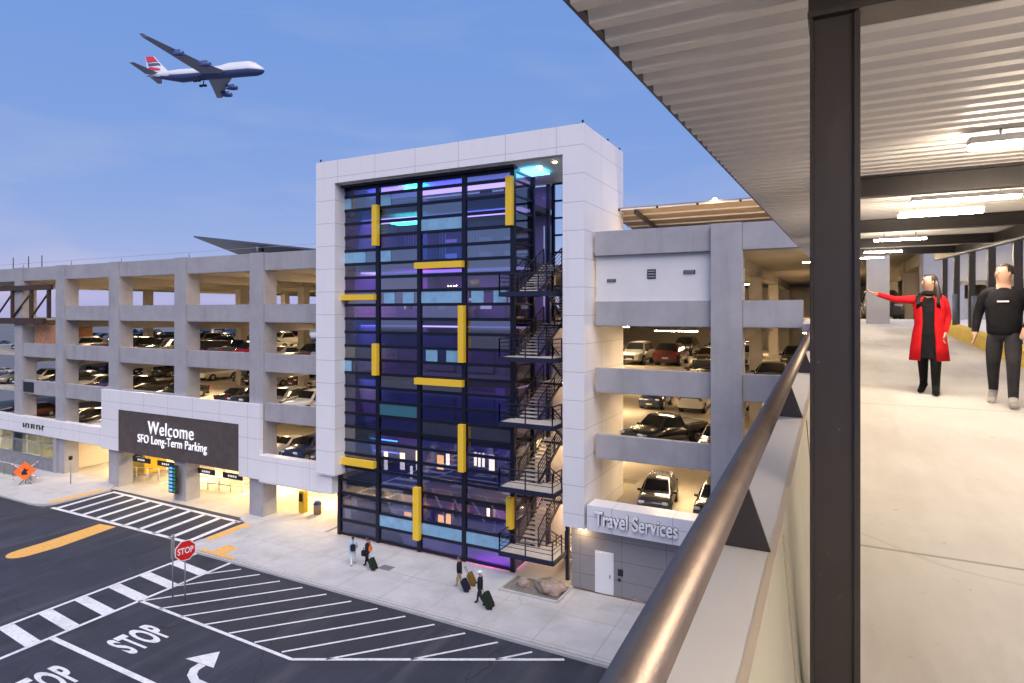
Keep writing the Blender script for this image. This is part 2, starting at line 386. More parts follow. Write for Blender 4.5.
def car_proto(kind):
    d = CARS[kind]; st = d['st']; out = {}
    def half(s):
        y, zb, zl, zt, w, wt = s
        return [(w*.84, zb), (w, zb+.17), (w*1.005, (zb+zl)/2+.03), (w-.025, zl), (wt, zt-.035), (wt*.9, zt), (0, zt+.022)]
    b = MB(); rings = []
    for s in st:
        h = half(s)
        rings.append([(x, s[0], z) for x, z in h] + [(-x, s[0], z) for x, z in h[-2::-1]])
    b.rings(rings, smooth=True)
    b.mi = 1
    L0, L1 = st[0][0], st[-1][0]
    b.box(-.42, .42, L0-.012, L0+.2, st[0][1]+.06, st[0][2]-.02)           # grille
    b.box(-st[1][4]*.9, st[1][4]*.9, L0+.05, L0+.3, st[1][1]-.02, st[1][1]+.12)
    b.box(-st[-2][4]*.9, st[-2][4]*.9, L1-.3, L1-.03, st[-2][1]-.02, st[-2][1]+.16)
    for y in d['wy']:
        for sx in (-1, 1):
            w = max(s[4] for s in st)
            b.tube((sx*(w-.25), y, d['wr']), (sx*(w+.008), y, d['wr']), d['wr']+.055, 20)
    if kind == 'pickup':                                                     # open load bed seen as a dark recess
        b.box(-.78, .78, 1.0, 2.7, 1.19, 1.245)
    b.mi = 2; b.box(-.24, .24, L0-.02, L0+.03, st[0][1]+.02, st[0][1]+.13)
    b.box(-.24, .24, L1-.02, L1+.02, st[-1][1]+.16, st[-1][1]+.28)
    b.mi = 1
    for sx in (-1, 1):                                                        # mirrors
        c = st[d['cab'][0]]; b.box(min(sx*(c[4]-.02), sx*(c[4]+.17)), max(sx*(c[4]-.02), sx*(c[4]+.17)), c[0]+.2, c[0]+.32, c[2]+.0, c[2]+.13)
    out['body'] = b.mesh('body')
    a, f, r, e = [st[i] for i in d['cab']]
    def lerp(p, q, t): return tuple(p[i]+(q[i]-p[i])*t for i in range(3))
    def quad(b, pts, off):
        n = (Vector(pts[1])-Vector(pts[0])).cross(Vector(pts[2])-Vector(pts[0])).normalized()
        b.prism([Vector(p)-n*.01 for p in pts], n*off) 
    def belt(s, sx): return (sx*(s[4]-.025), s[0], s[2])
    def top(s, sx): return (sx*s[5], s[0], s[3]-.035)
    for key, lo, hi in (('windshield', a, f), ('rear_window', e, r)):
        b = MB(); p0 = (lo[5]*.93, lo[0], lo[3]+.01); p1 = (hi[5]*.86, hi[0], hi[3])
        q = [lerp(p0, p1, .08), lerp(p0, p1, .93)]
        pts = [q[0], (-q[0][0], *q[0][1:]), (-q[1][0], *q[1][1:]), q[1]]
        n = (Vector(pts[1])-Vector(pts[0])).cross(Vector(pts[2])-Vector(pts[0])).normalized()
        if n.z < 0: n = -n
        b.prism([Vector(p)-n*.005 for p in pts], n*.035); out[key] = b.mesh(key)
    for sx in (-1, 1):
        b = MB()
        bl = [belt(s, sx) for s in (a, f, r, e)]; tp = [top(s, sx) for s in (a, f, r, e)]
        A = lerp(bl[0], bl[1], .25); A = (A[0], A[1], A[2]+.03)
        B = lerp(bl[1], tp[1], .88); Cc = lerp(bl[2], tp[2], .88); D = lerp(bl[2], bl[3], .5); D = (D[0], D[1], D[2]+.03)
        m0 = lerp(A, D, .5); m1 = lerp(B, Cc, .42)
        for pts in ([A, m0, m1, B], [lerp(m0, D, .06), D, Cc, lerp(m1, Cc, .08)]):
            b.prism([(p[0]-sx*.01, p[1], p[2]) for p in pts], (sx*.028, 0, .006))
        m0 = lerp(A, D, .53); b.prism([(p[0]-sx*.01, p[1], p[2]) for p in (lerp(A, D, .5), lerp(A, D, .53), lerp(B, Cc, .454), lerp(B, Cc, .42))], (sx*.02, 0, .004))
        out['side_window' if sx < 0 else 'side_window_b'] = b.mesh('side_window')
    b = MB()
    r_ = d['wr']; b.tube((-.11, 0, 0), (.11, 0, 0), r_, 20); b.mi = 1; b.tube((-.118, 0, 0), (.118, 0, 0), r_*.62, 16)
    out['wheel'] = b.mesh('wheel')
    b = MB(); b.box(-.17, .17, -.1, .06, -.07, .07, bev=.03); out['headlight'] = b.mesh('headlight')
    b = MB(); b.box(-.13, .13, -.06, .05, -.09, .09, bev=.02); out['taillight'] = b.mesh('taillight')
    for k, ms in (('body', [None, car_trim, plate_m]), ('windshield', [car_glass]), ('rear_window', [car_glass]), ('side_window', [car_glass]), ('side_window_b', [car_glass]), ('wheel', [tyre_m, rim_m]), ('headlight', [head_m]), ('taillight', [tail_m])):
        for m in ms: out[k].materials.append(m)
    out['spec'] = d
    return out
car_cache = {}
def car(kind, paint, loc, rz, label, group, detail=2):
    if kind not in car_cache: car_cache[kind] = car_proto(kind)
    P = car_cache[kind]; d = P['spec']; st = d['st']
    t = thing('parked_car' if kind != 'pickup' else 'pickup_truck', label, 'pickup truck' if kind == 'pickup' else 'car', loc, rz, group)
    o = obj('body', P['body'], None, t); o.material_slots[0].link = 'OBJECT'; o.material_slots[0].material = car_paints[paint]
    for k in ('windshield', 'rear_window', 'side_window', 'side_window_b'): obj(k.replace('_b', '') if k.startswith('side') else k, P[k], None, t)
    w = max(s[4] for s in st)
    if detail >= 1:
        for y in d['wy']:
            for sx in (-1, 1):
                x = obj('wheel', P['wheel'], None, t); x.location = (sx*(w-.09), y, d['wr'])
        for sx in (-1, 1):
            x = obj('headlight', P['headlight'], None, t); x.location = (sx*st[1][4]*.74, st[0][0]+.09, st[1][2]-.03)
            x = obj('taillight', P['taillight'], None, t); x.location = (sx*st[-2][4]*.83, st[-1][0]-.05, st[-2][2]-.04)
    return t

# ------------------------------------------------------------------ parking garage
FL = [3.95, 7.62, 11.30, 14.98]                # parking floors
BT = [5.0, 8.68, 12.38, 16.08]                 # parapet band tops
PIL = [-38.75, -47.75, -57.0, -65.7, -73.35]   # facade pillars
CAM = Vector((0, 0, 15.5))
def garage(label, x0, x1, pil, bands_skip=(), infill_bays=(), left=True):
    g = thing('parking_garage', label, 'parking garage', ((x0+x1)/2, 32.6, 0))
    for k, z in enumerate(FL):
        bb = MB(); bb.box(x0+.05-(22 if left and k < 3 else 0), x1-.05, 33.15, 96, z-.28, z)
        if not left: bb.box(-31.6, x0+.04, 41.7, 96, z-.28, z)
        bb.build('floor_slab', [floor_in], g)
    bb = MB(); bb.box(x0+.05, x1-.05, 33.15, 96, 18.62, 18.9)
    if not left: bb.box(-31.6, x0+.04, 41.7, 96, 18.62, 18.9)
    bb.build('roof_slab', conc_in, g)
    for px in pil:
        w = .75
        b = MB(); b.box(px-w, px+w, 32.6, 33.9, 0, 19.98, bev=.02); b.build('pillar', conc, g)
        for yy in (46, 60, 76, 92):
            b = MB(); b.box(px-.4, px+.4, yy-.4, yy+.4, 0, 18.62); b.build('column', conc_in, g)
        for z in FL + [18.9]:
            b = MB(); b.box(px-.3, px+.3, 33.95, 95.9, z-.95, z-.285); b.build('ceiling_beam', conc_in, g)
    return g
def seg(g, name, xa, xb, z0, z1, m=None, y0=32.72, y1=33.1, bev=.02):
    b = MB(); b.box(xa, xb, y0, y1, z0, z1, bev=bev); return b.build(name, m or conc, g)
gl = garage('long grey concrete parking garage with open car decks left of the glass tower', -74.2, -31.9, PIL)
edges = [-31.9] + PIL
for i in range(5):
    xa = PIL[i] + .75; xb = (edges[i]-.75) if i else -31.72
    for k, bt in enumerate(BT):
        if k == 0 and i in (1, 2): continue
        if k == 1 and i in (1,): continue
        if k == 3 and i == 4: continue
        if k == 0: continue
        seg(gl, 'parapet_panel', xa+.004, xb-.004, bt-1.36, bt)
    seg(gl, 'roof_parapet', xa+.004, xb-.004, 18.62, 19.94)
seg(gl, 'roof_parapet', -92, -74.11, 18.62, 19.94)
b = MB(); b.box(-92, -74.2, 33.15, 60, 18.62, 18.9); b.build('roof_slab', conc_in, gl)
# tall white portal round the entrance sign and the fascia along the first floor
seg(gl, 'portal_header', -58.3, -38.0, 6.95, 8.6, clad, 32.28, 32.6, .01)
seg(gl, 'portal_jamb', -58.3, -55.75, 3.3, 6.95, clad, 32.28, 32.6, .01)
seg(gl, 'portal_jamb', -40.3, -38.0, 3.0, 6.95, clad, 32.28, 32.6, .01)
seg(gl, 'fascia_panel', -38.0, -31.7, 2.85, 4.85, clad, 32.2, 32.95, .01)
seg(gl, 'fascia_panel', -82, -58.3, 3.5, 5.1, clad, 32.28, 32.95, .01)
seg(gl, 'fascia_soffit', -58.3, -31.7, 3.2, 3.28, conc_in, 32.62, 33.9, 0)
# rear and side walls of the garage (solid parts), ceiling lights
for k, z in enumerate(FL):
    seg(gl, 'rear_parapet', -74.1, -32, z+.005, z+1.05, conc_in, 95.4, 95.9, 0)
b = MB(); b.box(-36.4, -31.95, 41.2, 41.5, .03, 18.6); b.build('stair_core_wall', conc_in, gl)
lights_y = (38.2, 55)
lamp_ground = mat('entrance_tube', (1, .9, .7), .5, emit=260, ecol=(1, .72, .36))
def strip(g, x, y, z, L=2.6, m=None):
    m = m or (lamp_ground if z < 4 else None)
    b = MB(); b.box(x-L/2, x+L/2, y-.16, y+.16, z-.13, z-.06); b.mi = 1; b.box(x-L/2+.03, x+L/2-.03, y-.12, y+.12, z-.16, z-.132)
    b.build('ceiling_light', [white_m, m or lamp_warm], g)
for z in [3.95] + FL[1:] + [18.9]:
    for i in range(5):
        xm = (PIL[i] + (edges[i] if i else -32.0))/2
        for y in lights_y: strip(gl, xm, y, z-.5)
gr = garage('grey concrete parking garage right of the glass tower above the travel services door', -11.95, 24, [-4.85, 4.2, 13.2], left=False)
for xa, xb, kk in ((-11.9, -5.604, 0), (-4.096, 3.446, 1), (4.954, 12.446, 2), (13.954, 24, 3)):
    for k, bt in enumerate(BT):
        if k == 0: continue
        if k == 3 and kk > 0 and kk < 2:
            seg(gr, 'parapet_panel', xa, -1.35, bt-1.36, bt, conc, 32.95, 33.3); continue
        seg(gr, 'parapet_panel', xa, xb, bt-1.36, bt, conc, 32.95, 33.3)
    seg(gr, 'roof_parapet', xa, xb, 18.62, 19.98, conc, 32.85, 33.3)
inf = seg(gr, 'infill_wall', -11.9, -5.62, 16.09, 18.61, infill, 33.1, 33.28, 0)
for x, z, w, h in ((-11.0, 17.25, .5, .16), (-8.75, 17.55, .46, .5), (-6.75, 17.6, .6, .2)):
    b = MB(); b.box(x-w/2, x+w/2, 33.06, 33.1, z-h/2, z+h/2); b.mi = 1
    for k in range(3): b.box(x-w/2+.04, x+w/2-.04, 33.03, 33.058, z-h/2+h*(.12+.29*k), z-h/2+h*(.27+.29*k))
    b.build('vent', [black_m, galv], gr)
for z in [3.95] + FL[1:] + [18.9]:
    for xm in (-8.6, -.3, 8.5):
        for y in lights_y: strip(gr, xm, y, z-.5)
    strip(gr, -15.5, 47, z-.5); strip(gr, -17.5, 62, z-.5); strip(gr, -8, 66, z-.5)
for k, z in enumerate(FL): seg(gr, 'rear_wall', -31.5, 24, z+.005, z+3.3, conc_in, 76.4, 76.8, 0)
# ground floor of the right block: fascia with lettering, grey wall, door
seg(gr, 'fascia_panel', -11.9, 8, 3.70, 5.06, clad, 31.62, 32.9, .01)
seg(gr, 'grey_base_wall', -13.1, 8, .12, 3.68, grey_panel, 32.4, 32.8, 0)
b = MB(); b.box(-11.62, -10.72, 32.33, 32.39, .12, 2.32); b.box(-11.7, -10.64, 32.36, 32.395, .12, 2.4); d_ = b.build('door', white_m, gr)
b = MB(); b.box(-10.86, -10.80, 32.27, 32.33, 1.05, 1.2); b.build('handle', galv, d_).location = -Vector((0, 0, 0))
bpy.data.objects.remove(bpy.data.objects['handle']) if False else None
b = MB(); b.box(-10.4, -10.12, 32.36, 32.4, 1.25, 1.6); b.box(-10.4, -10.25, 32.36, 32.4, .95, 1.1); b.build('intercom', black_m, gr)
for nm, bold, yy, mm, ex in (('letter_shadow_gap', .035, 31.585, black_m, .03), ('lettering', .012, 31.5, plain_letter, .05)):  # wider black copy behind the letters paints their dark shadow
    me = place_mesh(text_mesh('Travel Services', 1, ex, bold=bold), (-11.4, yy, 4.08), (1, 0, 0), (0, 0, 1), (0, -1, 0), 4.4, .76)
    for v in me.vertices: v.co -= gr.location
    obj('lettering_shadow' if mm is black_m else nm, me, mm, gr)
b = MB(); b.tube((-12.4, 32.0, 3.60), (-12.4, 32.0, 3.68), .12, 12); b.mi = 1; b.tube((-12.4, 32.0, 3.585), (-12.4, 32.0, 3.6), .1, 12)
b.build('downlight', [white_m, mat('downlight_lens', (1, .9, .7), .5, emit=150, ecol=WARM)], gr)

# handle offset fix: sub-parts are written in world place, their part sits at the thing's origin
for o in bpy.data.objects:
    if o.name.startswith('handle') and o.parent and o.parent.parent: o.location = -o.parent.parent.location

# signs on the garage
ws = thing('entrance_sign', 'wide dark metal entrance sign with lit Welcome lettering over the garage entry', 'sign', (-48, 32.2, 3.4))
b = MB(); b.box(-55.74, -40.32, 32.3, 32.42, 3.35, 6.94); b.build('sign_panel', sign_dark, ws)
for body, xo, zo, w, h in (('Welcome', -51.4, 5.22, 5.9, 1.08), ('SFO Long-Term Parking', -52.8, 4.18, 8.9, .92)):
    me = place_mesh(text_mesh(body, 1, .03, bold=-.004, spacing=1.08), (xo, 32.22, zo), (1, 0, 0), (0, 0, 1), (0, -1, 0), w, h)
    for v in me.vertices: v.co -= ws.location
    obj('lettering', me, lit_letter, ws)
fs = thing('fascia_lettering', 'row of small dark raised letters on the white fascia over the corner office', 'sign', (-70, 32.2, 4))
for k in range(8):
    b = MB(); x = -71.6 + k*.5
    b.box(x, x+.08, 32.2, 32.28, 4.05, 4.5)
    if k % 2: b.box(x+.08, x+.3, 32.2, 32.28, 4.4, 4.5)
    if k % 3 == 0: b.box(x+.08, x+.28, 32.2, 32.28, 4.2, 4.28)
    b.build('letter', black_m, fs)
ls = thing('level_sign', 'small black level sign on the grey band at the left end of the garage', 'sign', (-72.2, 32.6, 7.7))
b = MB(); b.box(-72.5, -70.6, 32.66, 32.72, 7.5, 8.5); b.build('plate', black_m, ls)

# hanging clearance signs, booth, barriers in the entrance
for k, (x, y, w, lab) in enumerate([(-54.75, 33.7, 2.5, 'black hanging lane sign nearest the left pier of the garage entrance'), (-51.3, 33.7, 2.3, 'black hanging lane sign left of the middle entrance pier'),
                     (-46.0, 33.7, 2.1, 'black hanging lane sign just right of the middle entrance pier'), (-42.8, 33.7, 2.3, 'black hanging lane sign nearest the right entrance pier')]):
    t = thing('hanging_sign', lab, 'sign', (x, y, 2.6), 0, 'lane signs over the entrance')
    b = MB(); b.box(x-w/2, x+w/2, y, y+.08, 2.12, 2.56); b.build('sign_panel', black_m, t)
    b = MB(); b.tube((x-w/2+.2, y+.04, 2.56), (x-w/2+.2, y+.04, 3.6), .02, 6); b.tube((x+w/2-.2, y+.04, 2.56), (x+w/2-.2, y+.04, 3.6), .02, 6); b.build('hanger', galv, t)
    b = MB()
    for j in range(4): b.box(x-.5+j*.27, x-.32+j*.27, y-.012, y, 2.26, 2.42)
    b.build('lettering', lit_letter, t)
kiosk = thing('ticket_booth', 'bright yellow ticket booth standing inside the garage entrance', 'booth', (-59, 36.5, 0))
b = MB(); b.box(-60.3, -58.3, 36.2, 38.4, .02, 2.3, bev=.05); b.build('cabin', yellow_fin, kiosk)
b = MB(); b.box(-60.0, -58.6, 36.17, 36.198, 1.1, 2.0); b.build('window', car_glass, kiosk)
for k, (xa, ya, xb, yb, lab) in enumerate([(-58.6, 34.6, -52.8, 36.2, 'white post and rail barrier in front of the yellow booth'), (-49.8, 35.6, -43.8, 36.6, 'white post and rail barrier right of the middle entrance pier')]):
    t = thing('guard_rail', lab, 'barrier', (xa, ya, 0), 0, 'white barriers in the entrance')
    n = 6
    for i in range(n):
        x = xa+(xb-xa)*i/(n-1); y = ya+(yb-ya)*i/(n-1)
        b = MB(); b.tube((x, y, 0), (x, y, 1.1), .05, 8); b.build('post', white_m, t)
    b = MB()
    for z in (.55, 1.08): b.tube((xa, ya, z), (xb, yb, z), .04, 8)
    b.build('rail', white_m, t)
sp = thing('space_counter_sign', 'tall narrow board of blue and green digits on the middle entrance pier', 'sign', (-47.9, 32.1, 1.3))
b = MB(); b.box(-48.35, -47.3, 32.02, 32.2, .75, 3.0); b.build('board', black_m, sp)
for k in range(7):
    b = MB(); z = .88+k*.3
    b.box(-48.25, -47.85, 32.0, 32.018, z, z+.17); b.mi = 1; b.box(-47.7, -47.5, 32.0, 32.018, z, z+.17)
    b.build('display_row', [mat('blue_display', (.1, .4, .9), .5, emit=.4), mat('green_display', (.02, .25, .10), .5, emit=.15)], sp)
gs = thing('hanging_sign', 'green and white hanging sign behind the right entrance pier', 'sign', (-36.4, 36, 2.6))
b = MB(); b.box(-37.6, -34.9, 36, 36.08, 2.4, 3.3); b.mi = 1; b.box(-37.5, -36.3, 35.98, 36.0, 2.47, 3.22)
b.build('sign_panel', [mat('green_sign', (.01, .14, .06), .5), white_m], gs)
pm = thing('pay_machine', 'yellow pay machine on the lit pavement behind the right entrance pier', 'machine', (-36.2, 34.9, .1))
b = MB(); b.box(-36.5, -35.95, 34.6, 35.1, .12, 1.75, bev=.04); b.build('cabinet', yellow_fin, pm)
b = MB(); b.box(-36.42, -36.03, 34.57, 34.6, 1.0, 1.6); b.build('screen', car_glass, pm)
tb = thing('litter_bin', 'round tan litter bin with blue lid beside the yellow pay machine', 'bin', (-35.0, 35.1, .1))
b = MB(); b.tube((-35.0, 35.1, .12), (-35.0, 35.1, .85), .28, 16, .3); b.build('drum', mat('tan_bin', (.35, .25, .15), .7), tb)
b = MB(); b.tube((-35.0, 35.1, .85), (-35.0, 35.1, 1.1), .32, 16, .2); b.build('lid', mat('blue_lid', (.04, .10, .3), .5), tb)
for x, y in ((-32.6, 36.4), (-32.3, 37.6)):
    pass

# corner office at the left end
of = thing('corner_office', 'glazed corner office with stone base under the white fascia at far left', 'shopfront', (-72, 32.6, 0))
b = MB(); b.box(-79.5, -66.4, 32.45, 32.85, .1, 1.25); b.build('stone_base', mat('grey_stone', (.22, .22, .24), .7, noise=.25, nscale=2), of)
b = MB()
for x in (-79.4, -76.8, -74.2, -71.6, -69.0, -66.6): b.box(x-.08, x+.08, 32.5, 32.66, 1.27, 3.48)
for z in (1.33, 2.65, 3.4): b.box(-79.4, -66.6, 32.51, 32.65, z-.06, z+.06)
b.build('window_frame', galv, of)
for i in range(5):
    b = MB(); b.box(-79.3+i*2.6, -76.9+i*2.6, 32.57, 32.59, 1.3, 3.42); b.build('window_pane', glass('office_glass', (.8, .86, .84), .15), of)
b = MB(); b.box(-79.4, -66.6, 38.4, 38.5, .02, 3.48); b.box(-66.6, -66.5, 32.86, 38.5, .02, 3.48); b.box(-79.5, -79.4, 32.86, 38.5, .02, 3.48); b.box(-79.5, -66.5, 32.97, 38.5, 3.5, 3.6)
b.build('office_wall', cream, of)
b = MB(); b.box(-77, -69, 35.3, 35.7, 3.36, 3.42); b.build('ceiling_light', mat('office_tube', (1, 1, .8), .5, emit=140, ecol=(1, .80, .42)), of)
b = MB(); b.box(-66.5, -65.9, 32.4, 33.0, .1, 3.5); b.build('end_pier', conc, of)
# construction sign, barrier fence, thin posts
cs = thing('construction_sign', 'orange diamond roadwork sign with crossed flags beside the corner office', 'sign', (-64.5, 29.4, .1))
cx, cy = -63.9, 28.9
q = Matrix.Translation((cx, cy, 1.35)) @ Matrix.Rotation(R(58), 4, 'Z')
b = MB(); b.prism([q @ Vector(p) for p in ((0, 0, -.85), (.85, 0, 0), (0, 0, .85), (-.85, 0, 0))], q.to_3x3() @ Vector((0, .04, 0))); b.build('sign_face', orange_m, cs)
b = MB(); b.prism([q @ Vector(p) for p in ((-.2, -.015, -.32), (.22, -.015, -.32), (.1, -.015, -.05), (.3, -.015, .1), (.1, -.015, .12), (-.02, -.015, .3), (-.12, -.015, .05), (-.25, -.015, -.1))], q.to_3x3() @ Vector((0, .01, 0))); b.build('digging_figure', black_m, cs)
b = MB(); b.bar(q @ Vector((0, .06, -.7)), q @ Vector((-.5, .25, -1.3)), .05); b.bar(q @ Vector((0, .06, -.7)), q @ Vector((.5, .25, -1.3)), .05); b.bar(q @ Vector((0, .06, -.7)), q @ Vector((0, .8, -1.3)), .05); b.build('stand', black_m, cs)
flag_m = mat('flag_stripes', (.8, .75, .75), .6); flag_r = mat('flag_red', (.75, .04, .08), .6)
for s in (-1, 1):
    b = MB(); b.bar(q @ Vector((-.95*s, .08, -.75)), q @ Vector((.95*s, .08, .75)), .16, .04); b.mi = 1
    b.bar(q @ Vector((.72*s, .06, .57)), q @ Vector((.84*s, .06, .66)), .18, .05); b.bar(q @ Vector((-.72*s, .06, -.57)), q @ Vector((-.84*s, .06, -.66)), .18, .05)
    b.build('striped_board', [flag_m, flag_r], cs)
fn = thing('site_fence', 'low grey wire panel fence around the pavement at far left', 'fence', (-70, 29.4, .1))
b = MB()
for i in range(8): x = -76+i*1.6; b.tube((x, 29.8, .12), (x, 29.8, 1.3), .03, 6)
for z in (.3, 1.28): b.tube((-76, 29.8, z), (-64.8, 29.8, z), .025, 6)
b.build('frame', galv, fn)
b = MB(); b.box(-76, -64.8, 29.79, 29.81, .32, 1.25); b.build('mesh_panel', glass('fence_mesh', (.72, .72, .76), .1, .4), fn)
for x, y, h, lab in ((-60.7, 31.0, 2.6, 'thin dark post standing on the pavement right of the corner office'),):
    t = thing('sign_post', lab, 'post', (x, y, .1)); b = MB(); b.tube((x, y, .1), (x, y, h), .045, 8); b.build('post', galv, t)
    b = MB(); b.box(x-.05, x+.05, y-.14, y+.14, h-.35, h); b.build('plate', black_m, t)
# low planting strip seen through the left opening
hd = MB()
for k in range(240):
    x = rnd.uniform(-65, -56.8); y = rnd.uniform(44, 45); z = rnd.uniform(.1, .9)
    hd.poly([(x+rnd.uniform(-.2, .2), y+rnd.uniform(-.2, .2), z+rnd.uniform(-.2, .2)) for _ in range(4)])
tag(hd.build('hedge', mat('hedge_leaves', (.06, .085, .03), .8)), 'low ragged green hedge behind the drive at the left entrance', 'hedge')

# rusty footbridge in the far-left bay
rb = thing('steel_footbridge', 'dark brown steel footbridge with braced railing in the far left garage bay', 'footbridge', (-71, 32.4, 14))
for nm, prts in (('beam', [((-82, 32.5, 14.6), (-68.2, 32.5, 14.6), .35, .6)]), ('upper_beam', [((-82, 32.5, 17.9), (-66.9, 32.5, 17.9), .3, .5)])):
    b = MB()
    for p, q2, w, h in prts: b.bar(p, q2, w, h)
    b.build(nm, rust, rb)
for x in (-81, -77.5, -74.2, -70.6, -67.4):
    b = MB(); b.bar((x, 32.5, 14.9), (x, 32.5, 17.65), .28); b.build('post', rust, rb)
b = MB()
for xa, xb in ((-77.5, -74.2), (-74.2, -70.6), (-70.6, -67.4)): b.bar((xa, 32.5, 15.0), (xb, 32.5, 17.4), .13)
b.build('brace', rust, rb)
b = MB(); b.box(-71.5, -66.5, 33.2, 36, 11.35, 14.2); b.build('plywood_box', mat('raw_orange_board', (.42, .2, .1), .8, noise=.3), rb)
b = MB()
for x in (-72, -69.5, -75): b.tube((x, 32.9, 19.9), (x, 32.9, 21.1), .04, 6)
b.build('roof_post', rust, rb)
# thin wire rail along the roof edge
wr = thing('roof_wire', 'thin wire on short posts along the roof edge of the left garage', 'wire', (-55, 32.9, 19.9))
b = MB()
for x in (-73, -64.3, -56.3, -47, -39): b.tube((x, 32.9, 19.95), (x, 32.9, 20.45), .03, 6)
b.tube((-78, 32.9, 20.4), (-32, 32.9, 20.4), .012, 5); b.build('wire', galv, wr)
# roof canopies
sc_ = thing('solar_canopy', 'tilted dark solar canopy rising above the roof left of the tower', 'canopy', (-45, 42, 19))
A = Vector((-57.5, 40, 22.9)); B_ = Vector((-37.5, 40, 20.85)); D_ = Vector((-57.7, 56, 21.9))
A, B_, C2 = Vector((-56.45, 40.0, 22.92)), Vector((-38.7, 40.0, 20.7)), Vector((-52.3, 47.0, 19.9))
D2 = B_ + C2 - A
b = MB(); b.prism([A, B_, D2, C2], (0, 0, .14)); b.build('panel', solar, sc_)
b = MB(); b.bar((-44.2, 38.9, 18.9), (-44.2, 42.2, 21.2), .3); b.bar((-48, 41, 18.9), (-48, 41, 21.7), .3); b.build('post', brown_steel, sc_)
rc = thing('roof_canopy', 'long roof canopy of pale purlins above the right garage parapet', 'canopy', (-4, 40, 18.9))
b = MB()
b.prism([(-13, 37.6, 21.98), (-13, 50, 20.98), (-13, 50, 21.03), (-13, 37.6, 22.03)], (19, 0, 0)); b.build('roof_sheet', mat('tan_roof_sheet', (.34, .26, .19), .6, noise=.15, nscale=.7), rc)
b = MB()
for k in range(8): y = 37.62 + k*1.65; z = 21.97-(y-37.6)*.0806; b.box(-13, 6, y, y+.10, z-.09, z-.005)
b.build('purlin', white_m, rc)
b = MB()
for x in (-11.0, -3, 4): b.bar((x, 37.7, 21.74), (x, 50, 20.74), .14, .26)
for x in (-9.0, -1.5): b.bar((x, 43, 18.9), (x, 43, 21.3), .22)
b.build('frame', brown_steel, rc)
b = MB()
for k in range(6): x = -12+k*2.4; b.ball((x, 37.6, 21.9), .08, 6)
b.build('clamp', black_m, rc)
b = MB(); b.tube((-6.2, 37.45, 21.9), (-6.2, 37.45, 22.1), .12, 10); b.build('lamp', mat('sodium_lamp', (1, .7, .3), .5, emit=30, ecol=(1, .55, .2)), rc)
b = MB(); b.box(-12, 5, 38.0, 38.2, 19.3, 19.4); 
b.build('light_strip', mat('roof_tube', (1, .8, .5), .5, emit=10, ecol=WARM), rc)

# ------------------------------------------------------------------ tower
TX0, TX1 = -31.65, -12.05
tw = thing('stair_tower', 'glass stair and lift tower in a thick white frame with yellow fins', 'tower', (-22, 31.6, 0))
def tb_(name, m, *boxes, bev=0):
    b = MB()
    for q in boxes: b.box(*q, bev=bev)
    return b.build(name, m, tw)
tb_('white_frame', clad, (TX0, -29.95, 31.6, 38.6, 4.4, 24.2), (-13.3, TX1, 31.6, 38.6, 3.72, 24.2), (TX0, TX1, 31.6, 38.6, 24.2, 25.75))
tb_('frame_footing', clad, (TX0+.05, -30.5, 31.9, 38.5, 3.0, 4.39))
b = MB(); b.box(-29.9, -13.35, 32.0, 38.5, 24.14, 24.19); b.build('soffit', white_m, tw)
for x, y in ((-14.3, 32.8), (-15.6, 33.6), (-14.3, 35.2), (-14.5, 37)):
    b = MB(); b.tube((x, y, 24.10), (x, y, 24.135), .1, 10); b.build('soffit_light', mat('soffit_lamp', (1, .9, .7), .5, emit=25, ecol=WARM), tw)
for x, y in ((-12.2, 31.8), (-12.2, 36), (-12.2, 38.3), (-31.4, 31.8)):
    b = MB(); b.tube((x, y, 25.75), (x, y, 25.9), .05, 8); b.ball((x, y, 25.93), .07, 6); b.build('roof_lamp', black_m, tw)
GX = [-30.42 + i*3.38 for i in range(5)]         # glass bays, right edge -16.9
GY = 32.62
rows = []
z = .25
while z < 23.4:
    rows.append(z); z += .925
rows.append(23.9)
# mullions
b = MB()
for x in GX: b.box(x-.14, x+.14, GY-.12, GY+.12, .12, 24.0)
for i in range(4):
    for z in rows: b.box(GX[i]+.14, GX[i+1]-.14, GY-.07, GY+.07, z-.095, z+.095)
b.box(GX[0]-.2, GX[4]+.25, GY-.45, GY+.1, 23.98, 24.12)
b.build('mullion_frame', mull, tw)
b = MB()
for z in rows: b.box(GX[4]-.06, GX[4]+.06, GY+.13, 35.2, z-.05, z+.05)
b.box(GX[4]-.12, GX[4]+.12, 35.2, 35.42, .12, 24.0)
b.build('side_mullion_frame', mull, tw)
g_clear = glass('clear_tower_glass', (.80, .80, .88), .08)
g_sky = glass('reflective_tower_glass', (.30, .36, .52), .75, .03)
g_navy = glass('navy_tower_glass', (.30, .36, .72), .2)
g_pale = glass('pale_tower_glass', (.82, .80, .92), .2)
g_purple = glass('violet_tower_glass', (.58, .48, .80), .14)
g_blue = glass('blue_tower_glass', (.42, .50, .82), .15)
spandrel = mat('pale_blue_spandrel', (.20, .40, .58), .08, spec=.9, noise=.2, nscale=1.5)
spandrel_d = mat('teal_spandrel', (.04, .13, .18), .15)
PANE = {}
for r_ in (7, 11, 15, 19, 23): pass
light_rows = {(0, 24): 'left', (0, 20): 'most', (1, 24): 'left', (1, 20): 'left', (2, 22): 'full', (1, 17): 'pair', (2, 17): 'full', (3, 17): 'pair', (3, 21): 'none',
              (1, 1): 'full', (2, 1): 'full', (3, 1): 'full', (0, 12): 'left', (2, 13): 'pair', (1, 9): 'full'}
SPAN = {'left': [(.03, .3)], 'most': [(.03, .7)], 'full': [(.0, 1)], 'pair': [(.12, .4), (.62, .9)], 'none': []}
